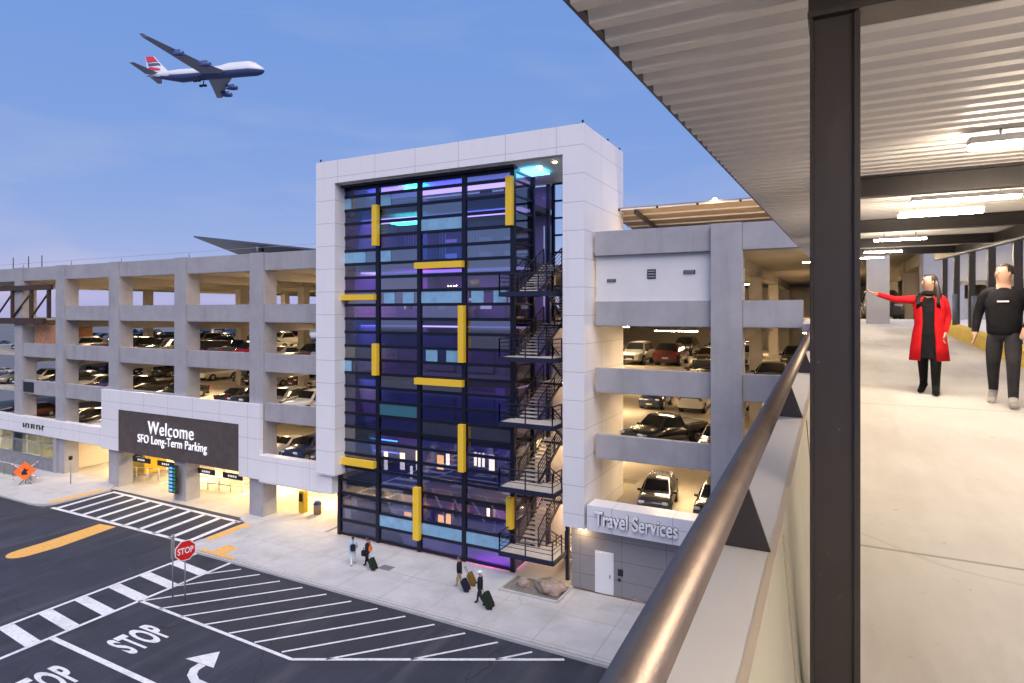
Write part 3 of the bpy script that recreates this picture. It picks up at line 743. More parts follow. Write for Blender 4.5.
for i in range(4):
    for j in range(len(rows)-1):
        z0, z1 = rows[j]+.07, rows[j+1]-.07
        xa, xb = GX[i]+.13, GX[i+1]-.13
        m = rnd.choice([g_purple, g_pale, g_clear, g_clear, g_blue, g_sky] if j > 15 else ([g_purple, g_navy, g_clear, g_blue, g_blue, g_sky] if j > 6 else [g_navy, g_blue, g_clear, g_clear, g_clear] if j > 2 else [g_navy, g_blue]))
        b = MB(); b.box(xa, xb, GY-.012, GY+.012, z0, z1)
        b.build('window_pane', m, tw)
        for f0, f1 in SPAN[light_rows.get((i, j), 'none')]:
            b = MB(); b.box(xa+(xb-xa)*f0, xa+(xb-xa)*f1, GY-.045, GY-.016, z0, z1)
            b.build('spandrel_panel', spandrel if j > 9 or j < 3 else spandrel_d, tw)
for k in range(7):
    z0, z1 = k*3.7+.3, min(k*3.7+3.9, 23.9)
    if z1 - z0 < .5: continue
    b = MB(); b.box(GX[4]-.012, GX[4]+.012, GY+.13, 35.2, z0, z1); b.build('side_pane', g_clear, tw)
# yellow fins
Y = GY-.14
for xa, xb, za, zb in ((-27.28, -26.9, 20.2, 23.2) and (-27.25, -26.83, 19.9, 22.6), (-17.2, -16.78, 20.6, 23.5)):
    tb_('yellow_fin', yellow_fin, (xa, xb, Y-.3, Y, za, zb))
for xa, xb, za, zb in ((-20.5, -20.1, 12.4, 15.9), (-27.25, -26.85, 11.3, 13.4), (-20.5, -20.1, 5.7, 8.6), (-23.9, -23.45, .95, 4.3), (-17.15, -16.75, 2.75, 4.6)):
    tb_('yellow_fin', yellow_fin, (xa, xb, Y-.3, Y, za, zb))
for xa, xb, za, zb in ((-23.8, -20.2, 18.25, 18.65), (-30.5, -27.1, 16.3, 16.68), (-30.5, -27.1, 5.1, 5.55), (-23.8, -20.2, 10.9, 11.3)):
    tb_('yellow_fin', yellow_fin, (xa, xb, Y-.3, Y, za, zb))
# interior
for k in range(1, 7):
    z = k*3.7 + .18
    tb_('floor_slab', slab_m, (-30.3, -17.0, GY+.25, 38.3, z-.35, z)) if z < 23 else None
# rear curtain wall: violet panels with clear slots
b = MB()
for i in range(14):
    xa = -30.3 + i*.97
    for k in range(7):
        z0 = k*3.7+.2; z1 = min(z0+3.35, 24.0)
        if z1 - z0 < 1: continue
        t = rnd.random()
        if k >= 4 and i % 3 != 0:
            if t < .45:                                   # group of narrow upright slots
                b.box(xa, xa+.96, 38.3, 38.42, z0, z0+.8); b.box(xa, xa+.96, 38.3, 38.42, z1-.7, z1)
                for q in range(4): b.box(xa+q*.24, xa+q*.24+.13, 38.3, 38.42, z0+.8, z1-.7)
            elif t < .8:                                  # lying slots
                b.box(xa, xa+.96, 38.3, 38.42, z0, z0+.7); b.box(xa, xa+.96, 38.3, 38.42, z0+1.1, z0+1.9); b.box(xa, xa+.96, 38.3, 38.42, z0+2.15, z1)
            else: b.box(xa, xa+.96, 38.3, 38.42, z0, z0+1.3); b.box(xa, xa+.96, 38.3, 38.42, z1-.5, z1)
        else:
            b.mi = 1 if k < 2 else 0; b.box(xa, xa+.97, 38.3, 38.42, z0, z1); b.mi = 0
b.build('rear_wall', [purple_wall, cream], tw)
tb_('lift_shaft', purple_wall, (-26.6, -25.9, 36.6, 38.0, .2, 23.6), (-23.4, -22.7, 36.6, 38.0, .2, 16), (-20.3, -19.6, 36.6, 38.0, .2, 16))
for k in range(4):
    z0 = k*3.7+.3
    tb_('lift_door', mat('steel_lift_door', (.35, .33, .45), .3, .7), (-25.9, -23.4, 36.2, 36.3, z0, z0+2.4), (-22.7, -20.3, 36.2, 36.3, z0, z0+2.4))
lit_win_o = mat('lit_orange_window', (1, .6, .2), .5, emit=3.2, ecol=(1, .36, .05))
for xa, xb, za, zb, c in [(-32.34, -31.85, 0.09, 1.5, 0), (-31.66, -31.28, 0.77, 1.82, 0), (-30.71, -30.24, -1.12, -0.46, 0), (-28.67, -28.4, 4.2, 5.46, 0), (-27.24, -26.89, 4.38, 5.54, 0), (-26.37, -26.2, 3.76, 4.72, 0), (-24.1, -23.61, 4.77, 5.73, 1), (-23.37, -23.12, 4.96, 6.01, 0), (-24.02, -23.61, 0.82, 1.65, 1), (-26.89, -26.29, 0.95, 1.42, 1), (-23.37, -23.04, 1.12, 1.81, 1), (-25.01, -24.68, 2.92, 3.36, 0), (-27.24, -26.98, 2.82, 3.35, 0), (-21.16, -21.0, 5.34, 6.24, 0), (-20.85, -20.7, 5.31, 6.21, 0), (-20.54, -20.39, 5.34, 6.24, 0), (-20.02, -19.64, 5.17, 6.17, 0), (-20.17, -20.02, 2.06, 2.88, 0), (-25.86, -25.69, 4.52, 5.82, 0)]:
    tb_('lit_window', lit_win_o if c else lit_win, (xa, xb, 35.2, 35.28, za, zb))
tb_('ceiling_lamp', cyan_light, (-16.4, -15.4, 31.9, 32.1, 1.48, 1.56))
# ceiling lights of each floor: the coloured lamps one sees through the glass
for (x0, x1, y0, y1, z, m) in ((-26.9, -24.2, 33.4, 34.2, 17.95+.0, magenta_light), (-26.8, -24.0, 33.6, 34.6, 21.55, teal_light), (-26.0, -24.6, 34, 35, 23.85, teal_light), (-28.3, -27.6, 33.5, 34.0, 23.3, blue_light),
                               (-17.0+.2, -15.6, 33.4, 35.0, 24.05, cyan_light),
                               (-30, -17.2, 34.2, 36, 23.8, purple_light), (-30, -17.2, 34.2, 36, 18.3, purple_light), (-30, -17.2, 34.2, 36, 22.0, purple_light), (-30, -17.2, 34.2, 36, 14.55, purple_light), (-30, -17.2, 34.2, 36, 10.85, purple_light),
                               (-30, -17.2, 34.2, 36, 7.15, blue_light), (-30, -17.2, 34.2, 36, 3.45, blue_light), (-30.0, -27.4, 35.0, 35.12, 6.4, cyan_light), (-30.0, -27.4, 35.6, 35.72, 5.4, blue_light), (-29.8, -28.0, 33.4, 33.8, 7.2, cyan_light), (-20, -17.6, 33.5, 33.9, 1.0, magenta_light), (-29.8, -27.6, 34, 34.2, 3.4, cyan_light)):
    tb_('ceiling_lamp', m, (x0, x1, y0, y1, z-.06, z))
lobby = mat('lobby_tube', (1, .85, .6), .5, emit=55, ecol=(1, .70, .34))
for x0, y0, z in ((-28.6, 36.6, 3.42), (-22, 36.8, 3.42), (-18.6, 34.4, 3.42), (-25.4, 37.4, 7.12), (-19.4, 37.0, 7.12)):
    tb_('lobby_lamp', lobby, (x0, x0+1.4, y0, y0+.12, z-.08, z))
# back of stair recess: framed window
b = MB()
for x in (-16.8, -15.2, -13.4): b.box(x-.1, x+.1, 38.2, 38.4, 14.9, 24.1)
for k in range(9): b.box(-16.8, -13.4, 38.22, 38.38, 14.9+k*1.15-.06, 14.9+k*1.15+.06)
b.build('rear_window_frame', mull, tw)
b = MB(); b.box(-16.8, -13.4, 38.2, 38.4, .1, 14.8); b.build('rear_recess_wall', cream, tw)
for x in (-16.9, -13.55):
    b = MB(); b.box(x-.12, x+.12, 37.6, 37.84, .1, 24.0); b.build('steel_post', steel_navy, tw)

# exterior stair
es = thing('exterior_staircase', 'dark navy steel switchback stair with landings beside the glass tower', 'staircase', (-15, 33, 0))
def railing(b, pts, h=1.07):
    for p, q in zip(pts, pts[1:]):
        p = Vector(p); q = Vector(q); L = (q-p).length; n = max(1, round(L/1.4))
        for i in range(n+1):
            c = p + (q-p)*i/n; b.bar(c, c+Vector((0, 0, h)), .06)
        for hh in (h, h*.78, h*.56, h*.34): b.bar(p+Vector((0, 0, hh)), q+Vector((0, 0, hh)), .06 if hh == h else .03)
def flight(x0, x1, ya, za, yb, zb):
    n = 11
    b = MB(); b.mi = 0
    for i in range(n):
        t = i/n; y = ya+(yb-ya)*(t+.5/n); z = za+(zb-za)*(i+1)/n; d = abs(yb-ya)/n
        b.box(x0+.05, x1-.05, y-d*.55, y+d*.55, z-.045, z)
    b.mi = 1
    for x in (x0, x1):
        b.bar((x, ya, za), (x, yb, zb), .05, .22)
    b.build('stair_flight', [tread_m, steel_navy], es)
    b = MB()
    for x in (x0, x1):
        railing(b, [(x, ya, za), (x, yb, zb)])
    b.build('flight_railing', steel_navy, es)
LZ = [1.82 + 3.7*k for k in range(5)]
for k, z in enumerate(LZ):
    b = MB(); b.box(-17.0, -15.1, 31.15, 32.68, z-.05, z); b.box(-15.1, -13.7, 31.15, 33.0, z-.05, z); b.mi = 1
    for q in ((-17.05, -13.65, 31.08, 31.14, z-.24, z+.03), (-17.05, -15.1, 32.62, 32.68, z-.24, z-.06), (-17.08, -17.01, 31.14, 32.45, z-.24, z+.03), (-13.69, -13.62, 31.14, 33.0, z-.24, z+.03)): b.box(*q)
    b.build('landing', [tread_m, steel_navy], es)
    b = MB(); railing(b, [(-17.0, 32.4, z), (-17.0, 31.1, z), (-13.7, 31.1, z), (-13.7, 32.4, z)]); b.build('landing_railing', steel_navy, es)
    if k < 4:
        flight(-16.55, -15.3, 32.7, z, 36.2, z+1.85)
        b = MB(); b.box(-16.5, -13.7, 36.2, 37.4, z+1.80, z+1.85); b.mi = 1; b.box(-16.5, -13.7, 36.14, 36.2, z+1.55, z+1.79); b.build('half_landing', [tread_m, steel_navy], es)
        flight(-14.95, -13.75, 36.2, z+1.85, 33.05, z+3.7)
    else:
        flight(-16.55, -15.3, 32.7, z, 36.2, z+1.85)
flight(-14.95, -13.75, 36.0, .12, 33.05, 1.82)
b = MB()
for x in (-13.62, -17.1): b.bar((x, 33.1, .1), (x, 33.1, 22.0), .2)
b.build('steel_post', steel_navy, es)
# light on each half landing (lit lamps)
for k in range(4):
    z = LZ[k]+1.75
    b = MB(); b.box(-15.9, -14.4, 36.9, 37.1, z-.1, z-.04); b.build('landing_lamp', mat('stair_lamp', (1, .85, .6), .5, emit=(60, 45, 18, 12)[k], ecol=WARM), es)

# planter with boulders
pl = thing('planter_bed', 'gravel planter bed with low concrete kerb under the dark stair', 'planter', (-14.8, 31.3, 0))
b = MB(); b.box(-16.4, -13.1, 30.3, 32.3, .0, .09); b.build('gravel', gravel_m, pl)
b = MB()
for q in ((-16.55, -13.0, 30.1, 30.28), (-16.55, -16.42, 30.28, 32.4), (-13.08, -12.95, 30.28, 32.35)): b.box(*q, .0, .2, bev=.02)
b.build('kerb', kerb_m, pl)
for k, (x, y, r0, lab, sc3) in enumerate(((-15.6, 31.35, .42, 'smaller grey brown boulder on the left of the planter', (1, .8, .75)), (-13.95, 31.3, .72, 'large tan boulder on the right of the planter', (1.15, .8, .7)))):
    b = MB(); g = bmesh.ops.create_icosphere(b.b, subdivisions=3, radius=r0)
    from mathutils import noise as mn
    for v in b.b.verts:
        v.co *= 1 + .35*mn.noise(v.co*2.2 + Vector((k*7, 3, 1))) + .1*mn.noise(v.co*6)
        v.co = Vector((v.co.x*sc3[0], v.co.y*sc3[1], max(v.co.z*sc3[2], -r0*.3)))
    o = b.build('boulder', rock_m); o.location = (x, y, .09+r0*.28); tag(o, lab, 'boulder', 'boulders in the planter')

uc = MB(); uc.box(-24.35, -23.5, 29.3, 29.9, .116, .124); uc.mi = 1; uc.box(-24.25, -23.6, 29.38, 29.82, .1245, .128)
tag(uc.build('utility_cover', [galv, galv]), 'small square metal utility cover set in the pavement before the tower', 'utility cover')
# street signs
ss = thing('stop_sign', 'red octagonal stop sign on a thin post at the crosswalk corner', 'road sign', (-30.8, 21.35, 0))
q = Matrix.Translation((-30.8, 21.35, 2.75)) @ Matrix.Rotation(R(78), 4, 'Z')
def octo(r): return [(r*math.cos(R(22.5+45*i)), 0, r*math.sin(R(22.5+45*i))) for i in range(8)]
b = MB(); b.prism([q @ Vector(p) for p in octo(.58)], q.to_3x3() @ Vector((0, .02, 0))); b.mi = 1
b.prism([q @ Vector((p[0], -.008, p[2])) for p in octo(.53)], q.to_3x3() @ Vector((0, .006, 0))); b.build('sign_face', [white_m, red_m], ss)
e3 = q.to_3x3()
me = place_mesh(text_mesh('STOP', 1, .003, bold=.02), q @ Vector((-.41, -.014, -.17)), e3 @ Vector((1, 0, 0)), (0, 0, 1), e3 @ Vector((0, -1, 0)), .82, .34)
for v in me.vertices: v.co -= ss.location
obj('lettering', me, white_m, ss)
b = MB(); b.tube(q @ Vector((0, .05, -2.75)), q @ Vector((0, .05, .5)), .035, 8); b.build('post', galv, ss)
es2 = thing('street_sign', 'grey road sign seen edge on beside the red stop sign', 'road sign', (-31.95, 21.4, 0))
b = MB(); b.tube((-31.95, 21.4, 0), (-31.95, 21.4, 3.4), .035, 8); b.build('post', galv, es2)
q = Matrix.Translation((-31.95, 21.4, 2.75)) @ Matrix.Rotation(R(46), 4, 'Z')
b = MB(); b.box(-.02, .02, -.38, .38, -.55, .55, q); b.build('sign_face', galv, es2)

# ------------------------------------------------------------------ walkway
SL = .0387
def W(t, s, h): return Vector((t, s, 13.9 + SL*s + h))
def wbox(b, t0, t1, s0, s1, h0, h1):
    vs = [b.b.verts.new(W(t, s, h)) for h in (h0, h1) for s in (s0, s1) for t in (t0, t1)]
    for f in ((0, 2, 3, 1), (4, 5, 7, 6), (0, 1, 5, 4), (2, 6, 7, 3), (0, 4, 6, 2), (1, 3, 7, 5)):
        fc = b.b.faces.new([vs[i] for i in f]); fc.material_index = b.mi
b = MB(); wbox(b, -.36, 14, -4, 28.4, -.3, 0); wbox(b, -1.2, 14, 28.4, 33.1, -.3, -.002); tag(b.build('walkway_floor', deckfloor), kind='structure')
pw = thing('parapet_wall', 'cream walkway parapet wall with flat top beneath the bronze handrail', 'parapet', (-.25, 1, 13.9))
b = MB(); wbox(b, -.37, -.152, -3, 32.7, .79, .85); b.build('ledge', cream, pw)
b = MB()
rings = []
for s in (-3, 32.7): rings.append([W(-.35, s, -.3), W(-.095, s, -.3), W(-.095, s, .02), W(-.158, s, .789), W(-.35, s, .789)])
b.rings(rings, smooth=False); b.build('wall_body', cream_in, pw)
b = MB(); wbox(b, -.165, -.146, -3, 32.7, .835, .8515); b.build('edge_trim', mat('pale_edge_trim', (.7, .58, .42), .35, .3), pw)
for s in (1.25, 2.25, 4.2, 6.2, 8.2, 10.2, 12.2):
    b = MB(); b.bar(W(-.0945, s, .02), W(-.157, s, .78), .008, .012); b.build('panel_joint', cream_edge, pw)
hr = thing('handrail', 'thick bronze tube handrail on triangular brackets along the walkway', 'handrail', (-.22, 1, 14.9))
b = MB(); b.tube(W(-.24, -2.5, 1.07), W(-.24, 32.4, 1.07), .037, 40); b.build('rail', rail_m, hr)
for k in range(-1, 15):
    s = 1.88+1.99*k
    b = MB(); b.prism([W(-.31, s, .852), W(-.160, s, .852), W(-.226, s, 1.045), W(-.252, s, 1.045)], (0, .012, 0)); b.build('bracket', brown_steel, hr)
# steel columns
def hcol(t, s, label, wd=.155, hh=.95+1.6-.02, grp='steel columns along the walkway'):
    th = thing('steel_column', label, 'column', W(t, s, 0), 0, grp)
    b = MB()
    w = wd/2
    b.box(t-w+.012, t+w-.02, s-w*.9, s+w*.9, W(0, s, 0).z, W(0, s, hh).z)
    b.box(t-w, t-w+.0115, s-w*1.15, s+w*1.15, W(0, s, 0).z, W(0, s, hh).z, bev=.003); b.box(t+w-.0195, t+w, s-w*1.15, s+w*1.15, W(0, s, 0).z, W(0, s, hh).z, bev=.003); b.build('shaft', brown_steel, th)
    b = MB(); b.box(t-w-.07, t+w+.07, s-w-.07, s+w+.07, W(0, s, 0).z+.002+SL*.2, W(0, s, 0).z+.03); b.build('base_plate', brown_steel, th)
hcol(.0, 2.5, 'big dark brown square steel column closest to the handrail')
for k in range(1, 5): hcol(.0, 2.5+5.25*k, 'brown steel column hidden in line behind the closest column') if False else None
# canopy
cn = thing('walkway_canopy', 'cream corrugated steel canopy over the walkway on brown beams', 'canopy', (1, 10, 16.5))
HC = 1.6+1.17
b = MB()
prof = []
s = -1.6
while s < 28.0:
    prof += [(s, HC), (s+.085, HC), (s+.115, HC+.075), (s+.19, HC+.075)]
    s += .22
top = MB()
vs0 = [b.b.verts.new(W(-.96, s, h)) for s, h in prof]; vs1 = [b.b.verts.new(W(3.6, s, h)) for s, h in prof]
for i in range(len(prof)-1): b.b.faces.new((vs0[i], vs0[i+1], vs1[i+1], vs1[i]))
wbox(b, -.955, 3.6, -1.6, 28.0, HC+.085, HC+.15)
b.build('corrugated_deck', corr, cn)
b = MB(); wbox(b, -1.0, -.962, -1.6, 28.0, HC+.03, HC+.17); b.build('edge_fascia', brown_steel, cn)
for k in range(6):
    s = 2.5 + 5.25*k if k else 2.5
    h0, h1 = 1.6+.94, HC-.005
    b = MB(); wbox(b, -.085, 3.5, s-.09, s+.09, h0, h0+.02); wbox(b, -.085, 3.5, s-.012, s+.012, h0+.02, h1-.02); wbox(b, -.085, 3.5, s-.09, s+.09, h1-.02, h1)
    b.build('beam', brown_steel, cn) if s < 28 else b.b.free()
b = MB(); wbox(b, 3.32, 3.5, -1.5, 28, HC-.31, HC-.02); 
b.build('edge_beam', brown_steel, cn)
# lights under the canopy
for k, (s, t0, t1, h, lab) in enumerate([(5.9, .92, 2.15, 2.66, 'bright strip light closest to the camera under the canopy'), (9.35, .87, 1.97, 2.64, 'bright strip light of the close pair, left of it hangs lower'),
        (10.4, .80, 1.79, 2.58, 'bright strip light hanging lowest of the close pair'), (16.2, .78, 1.78, 2.6, 'strip light over the woman in the red coat'), (22.0, .8, 1.8, 2.6, 'dim small strip light second from the far end'), (26.6, .3, 1.6, 2.6, 'smallest strip light at the far end of the canopy'), (.2, .9, 2.1, 2.62, 'unseen strip light near the camera, placed for the highlight on the rail')]):  # the last one hangs out of view, placed for the handrail highlight
    t = thing('strip_light', lab, 'strip light', W((t0+t1)/2, s, h), 0, 'strip lights under the walkway canopy')
    b = MB(); wbox(b, t0, t1, s-.07, s+.07, h, h+.055); b.build('housing', white_m, t)
    b = MB(); wbox(b, t0+.01, t1-.01, s-.055, s+.055, h-.035, h-.002); b.build('diffuser', lamp_walk, t)
    b = MB(); b.bar(W(t0+.2, s, h+.055), W(t0+.2, s, HC), .015); b.bar(W(t1-.2, s, h+.055), W(t1-.2, s, HC), .015); b.build('hanger', galv, t)
# right-hand side: yellow kerb, posts, corrugated sheet wall, rail
yk = thing('wheel_kerb', 'long yellow painted concrete kerb along the right side of the walkway', 'kerb', (3.2, 10, 14))
b = MB(); wbox(b, 3.1, 3.4, 1, 28, .002, .32); b.build('kerb', mat('yellow_kerb_paint', (.75, .50, .06), .6, noise=.15, nscale=2), yk)
for k, s in enumerate((5.0, 9.6, 12.4, 14.9, 17.5, 20.1, 22.7, 25.3, 27.8)):
    hcol(3.62, s, ['brown steel column closest to the camera on the right side', 'brown steel column right beside the man', 'brown steel column just left of the man behind', 'brown steel column between the man and woman', 'brown steel column right of the woman', 'brown steel column behind the woman', 'thin far brown column left of the woman', 'second farthest thin brown column', 'farthest thin brown column on the right side'][k], .16, 2.75)
shw = thing('sheet_wall', 'bright white corrugated sheet screen above the right side rail', 'screen wall', (4.1, 12, 15.5))
b = MB(); pr = []; s = 2.0; i = 0
while s < 28: pr.append((4.1 + (.05 if i % 2 else 0), s)); s += .11; i += 1
v0 = [b.b.verts.new(W(t, s, 1.66)) for t, s in pr]; v1 = [b.b.verts.new(W(t, s, 2.9)) for t, s in pr]
for i in range(len(pr)-1): b.b.faces.new((v0[i], v0[i+1], v1[i+1], v1[i]))
b.build('sheet', translucent, shw)
b = MB(); wbox(b, 3.98, 4.14, 2, 28, 1.52, 1.655); b.build('bottom_rail', galv, shw)
for k, s in enumerate((8.0, 11.0, 14.0, 17.0, 20, 23, 26)):
    tt = thing('bumper_post', ['blue grey steel post on the yellow kerb in front of the man', 'blue grey steel post behind the man on the yellow kerb', 'blue grey steel post left of the man on the yellow kerb', 'blue grey steel post on the yellow kerb near the woman', 'blue grey steel post on the kerb behind the woman', 'second farthest blue grey post on the yellow kerb', 'farthest blue grey post on the yellow kerb'][k], 'post', W(3.25, s, .32), 0, 'blue grey posts on the yellow kerb')
    b = MB(); b.tube(W(3.25, s, .32), W(3.25, s, 1.25), .07, 12); b.build('post', mat('blue_grey_post', (.10, .12, .17), .5), tt)
# deck beyond: back wall and roof
bk = thing('bay_wall', 'low beige wall of the parking bays beyond the yellow kerb', 'wall', (9.8, 14, 14))
b = MB(); wbox(b, 9.6, 9.8, 1, 33, -.3, 1.55); b.build('wall', conc_in, bk)
ew = thing('end_pier', 'pale concrete pier at the far end of the walkway left of the woman', 'pier', W(1.3, 29.2, 0))
b = MB(); wbox(b, 1.15, 1.95, 29.0, 29.5, -.01, 2.9); b.build('pier', conc, ew)
for k, (s, kind, col, lab) in enumerate([(10.0, 'suv', 'dark grey', 'dark grey suv parked beyond the yellow kerb beside the man'), (13.2, 'sedan', 'black', 'black sedan parked beyond the yellow kerb behind the man'), (16.4, 'suv', 'silver', 'silver suv parked beyond the yellow kerb between the couple'), (19.6, 'hatchback', 'dark blue', 'dark blue hatchback beyond the yellow kerb behind the woman'), (23, 'sedan', 'white', 'white sedan parked beyond the kerb farthest from the man')]):
    p = W(6.7, s, 0.0); car(kind, col, (p.x, p.y, p.z), R(90 + 180), lab, 'cars beyond the yellow kerb')

# ------------------------------------------------------------------ parked cars on the decks
def seen(cx, cy, z, L=4.6, h=1.5, left=True):
    """does the line from the viewpoint to some point of the car pass one of the facade openings?"""
    n = 0
    for dx in (-.8, 0, .8):
        for dy in (-2, 0, 2):
            for hz in (.5, 1.0, h):
                p = Vector((cx+dx, cy+dy, z+hz)); t = 32.9/p.y
                X = p.x*t; Z = 15.5+(p.z-15.5)*t
                if left:
                    if X > -31.7 or X < -78.5: 
                        continue
                    if any(abs(X-q) < .8 for q in PIL): continue
                    if 3.3 < Z < 8.6 and -58.3 < X < -38: continue
                else:
                    if X < -11.9 or X > -1.6: continue
                    if abs(X+4.85) < .8: continue
                ok = any(bt < Z < bt+2.3 for bt in BT)
                n += ok
    return n
paints = ['black', 'dark grey', 'silver', 'white', 'red', 'dark blue', 'tan', 'maroon', 'olive']
wts = [6, 5, 6, 4, .6, 2, 1.5, 1, 1]
used = {}
lvl = ['first', 'second', 'third', 'top']
def bay_left(X):
    i = sum(1 for q in PIL if X < q)
    return ['bay beside the tower', 'second bay from tower', 'third bay from tower', 'fourth bay from tower', 'fifth bay from tower', 'past the left end pillar'][i]
rown = {0: 'in the front row', 1: 'in the second row', 2: 'in the third row', 3: 'in the fourth row'}
def add_car(kind, X, Yc, k, rz, row, left, paint=None):
    z = FL[k]
    if not seen(X, Yc, z, left=left): return
    t = 32.9/Yc; Xf = X*t
    where = bay_left(Xf) if left else ('opening right of tower' if Xf < -4.85 else 'opening right of concrete pillar')
    for attempt in range(40):
        p = paint if paint and attempt == 0 else rnd.choices(paints, wts)[0]
        kk = kind if attempt < 25 else rnd.choice(list(CARS))
        key = (p, kk, k, row, where)
        if key not in used: break
    lab = f"{p} {'pickup truck' if kk == 'pickup' else kk} {rown[row]} on the {lvl[k]} deck, {where}"
    if key in used: lab = lab.replace(f"{p} ", f"{p} further ", 1)
    used[key] = 1
    car(kk, p, (X, Yc, z+.003), rz, lab, 'cars parked on the garage decks', 2 if (not left or row < 2) else (1 if row < 3 else 0))
rowY = [36.4, 48.5, 53.6, 65.5, 70.6]
for k in (0, 1, 2):
    for row in range(4):
        n = 16 if row < 2 else 22
        for i in range(30):
            X = -33.6 - i*2.75 - (0 if row % 2 else .4)
            X += 0
            if X < -78 - (14 if row else 4): break
            if any(abs(X-q) < 1.5 for q in PIL) and row in (0,): X += 0
            if k == 0 and row > 1: continue
            if rnd.random() < (.12 if row == 0 else .2): continue
            if row == 0 and k == 1 and X > -57 and X < -52: pass
            kind = rnd.choices(['sedan', 'suv', 'hatchback', 'pickup'], [4, 4, 2, 1])[0]
            add_car(kind, X + rnd.uniform(-.12, .12), rowY[row] + rnd.uniform(-.25, .25), k, rnd.choice((0, 0, math.pi)) + rnd.uniform(-.02, .02), row, True)
# right block
for kind, X, Y_, k, rz, row, p in [('suv', -9.3, 36.7, 0, .12, 0, 'dark grey'), ('suv', -6.0, 36.9, 0, .0, 0, 'black'), ('pickup', -9.0, 37.0, 1, -.5, 0, 'black'), ('sedan', -5.9, 36.6, 1, .05, 0, 'dark grey'),
        ('suv', -13.2, 51.5, 1, 0, 1, 'dark blue'), ('pickup', -9.9, 51.5, 1, math.pi, 1, 'white'), ('suv', -7.0, 51.4, 1, 0, 1, 'tan'), ('sedan', -3.0, 50.5, 1, 0, 1, 'maroon'), ('suv', 0.2, 51, 1, 0, 1, 'black'),
        ('suv', -14.4, 50.0, 2, 0, 1, 'silver'), ('suv', -11.6, 50.2, 2, math.pi, 1, 'maroon'), ('sedan', -8.7, 50.0, 2, 0, 1, 'black'), ('sedan', -6.6, 37.0, 2, 0, 0, 'black'), ('suv', -2.5, 50, 2, 0, 1, 'dark grey'), ('sedan', -3.0, 36.8, 2, 0, 0, 'dark grey'),
        ('suv', -6, 50, 2, 0, 1, 'white'), ('hatchback', -10, 62, 2, 0, 2, 'silver'), ('suv', -13, 62, 2, 0, 2, 'black'), ('sedan', -7, 62, 2, 0, 2, 'white'), ('sedan', -3.4, 36.6, 1, 0, 0, 'silver')]:
    add_car(kind, X, Y_, k, rz, row, False, p)
for x, y, kind, col, lab in [(2.2, 39.2, 'suv', 'dark grey', 'dark grey suv at the far end of the walkway beside the column'), (5.0, 39.6, 'sedan', 'white', 'white sedan at the far end behind the pointing woman'), (-0.2, 47, 'suv', 'maroon', 'maroon suv deep on the top deck past the walkway end')]:
    car(kind, col, (x, y, FL[3]+.003), 0 if kind == 'suv' else .1, lab, 'cars at the end of the walkway')
# open lot far away to the left
for k in range(9):
    D = rnd.uniform(110, 330); a = math.atan2(-.4617-.887*.824, .887-.4617*.824)
    ux, uy = math.cos(0), 0
    px = rnd.uniform(0, 9)
    dx = -.4617+.887*(px-512)/620; dy = .887+.4617*(px-512)/620
    p = paints[k % 9]; kind = ['sedan', 'suv', 'hatchback'][k % 3]
    car(kind, p, (dx*D, dy*D, -.03), rnd.choice((.3, 1.87)), f'{p} {kind} far off in the open lot past the left end of the garage', 'cars in the far open lot', 0)

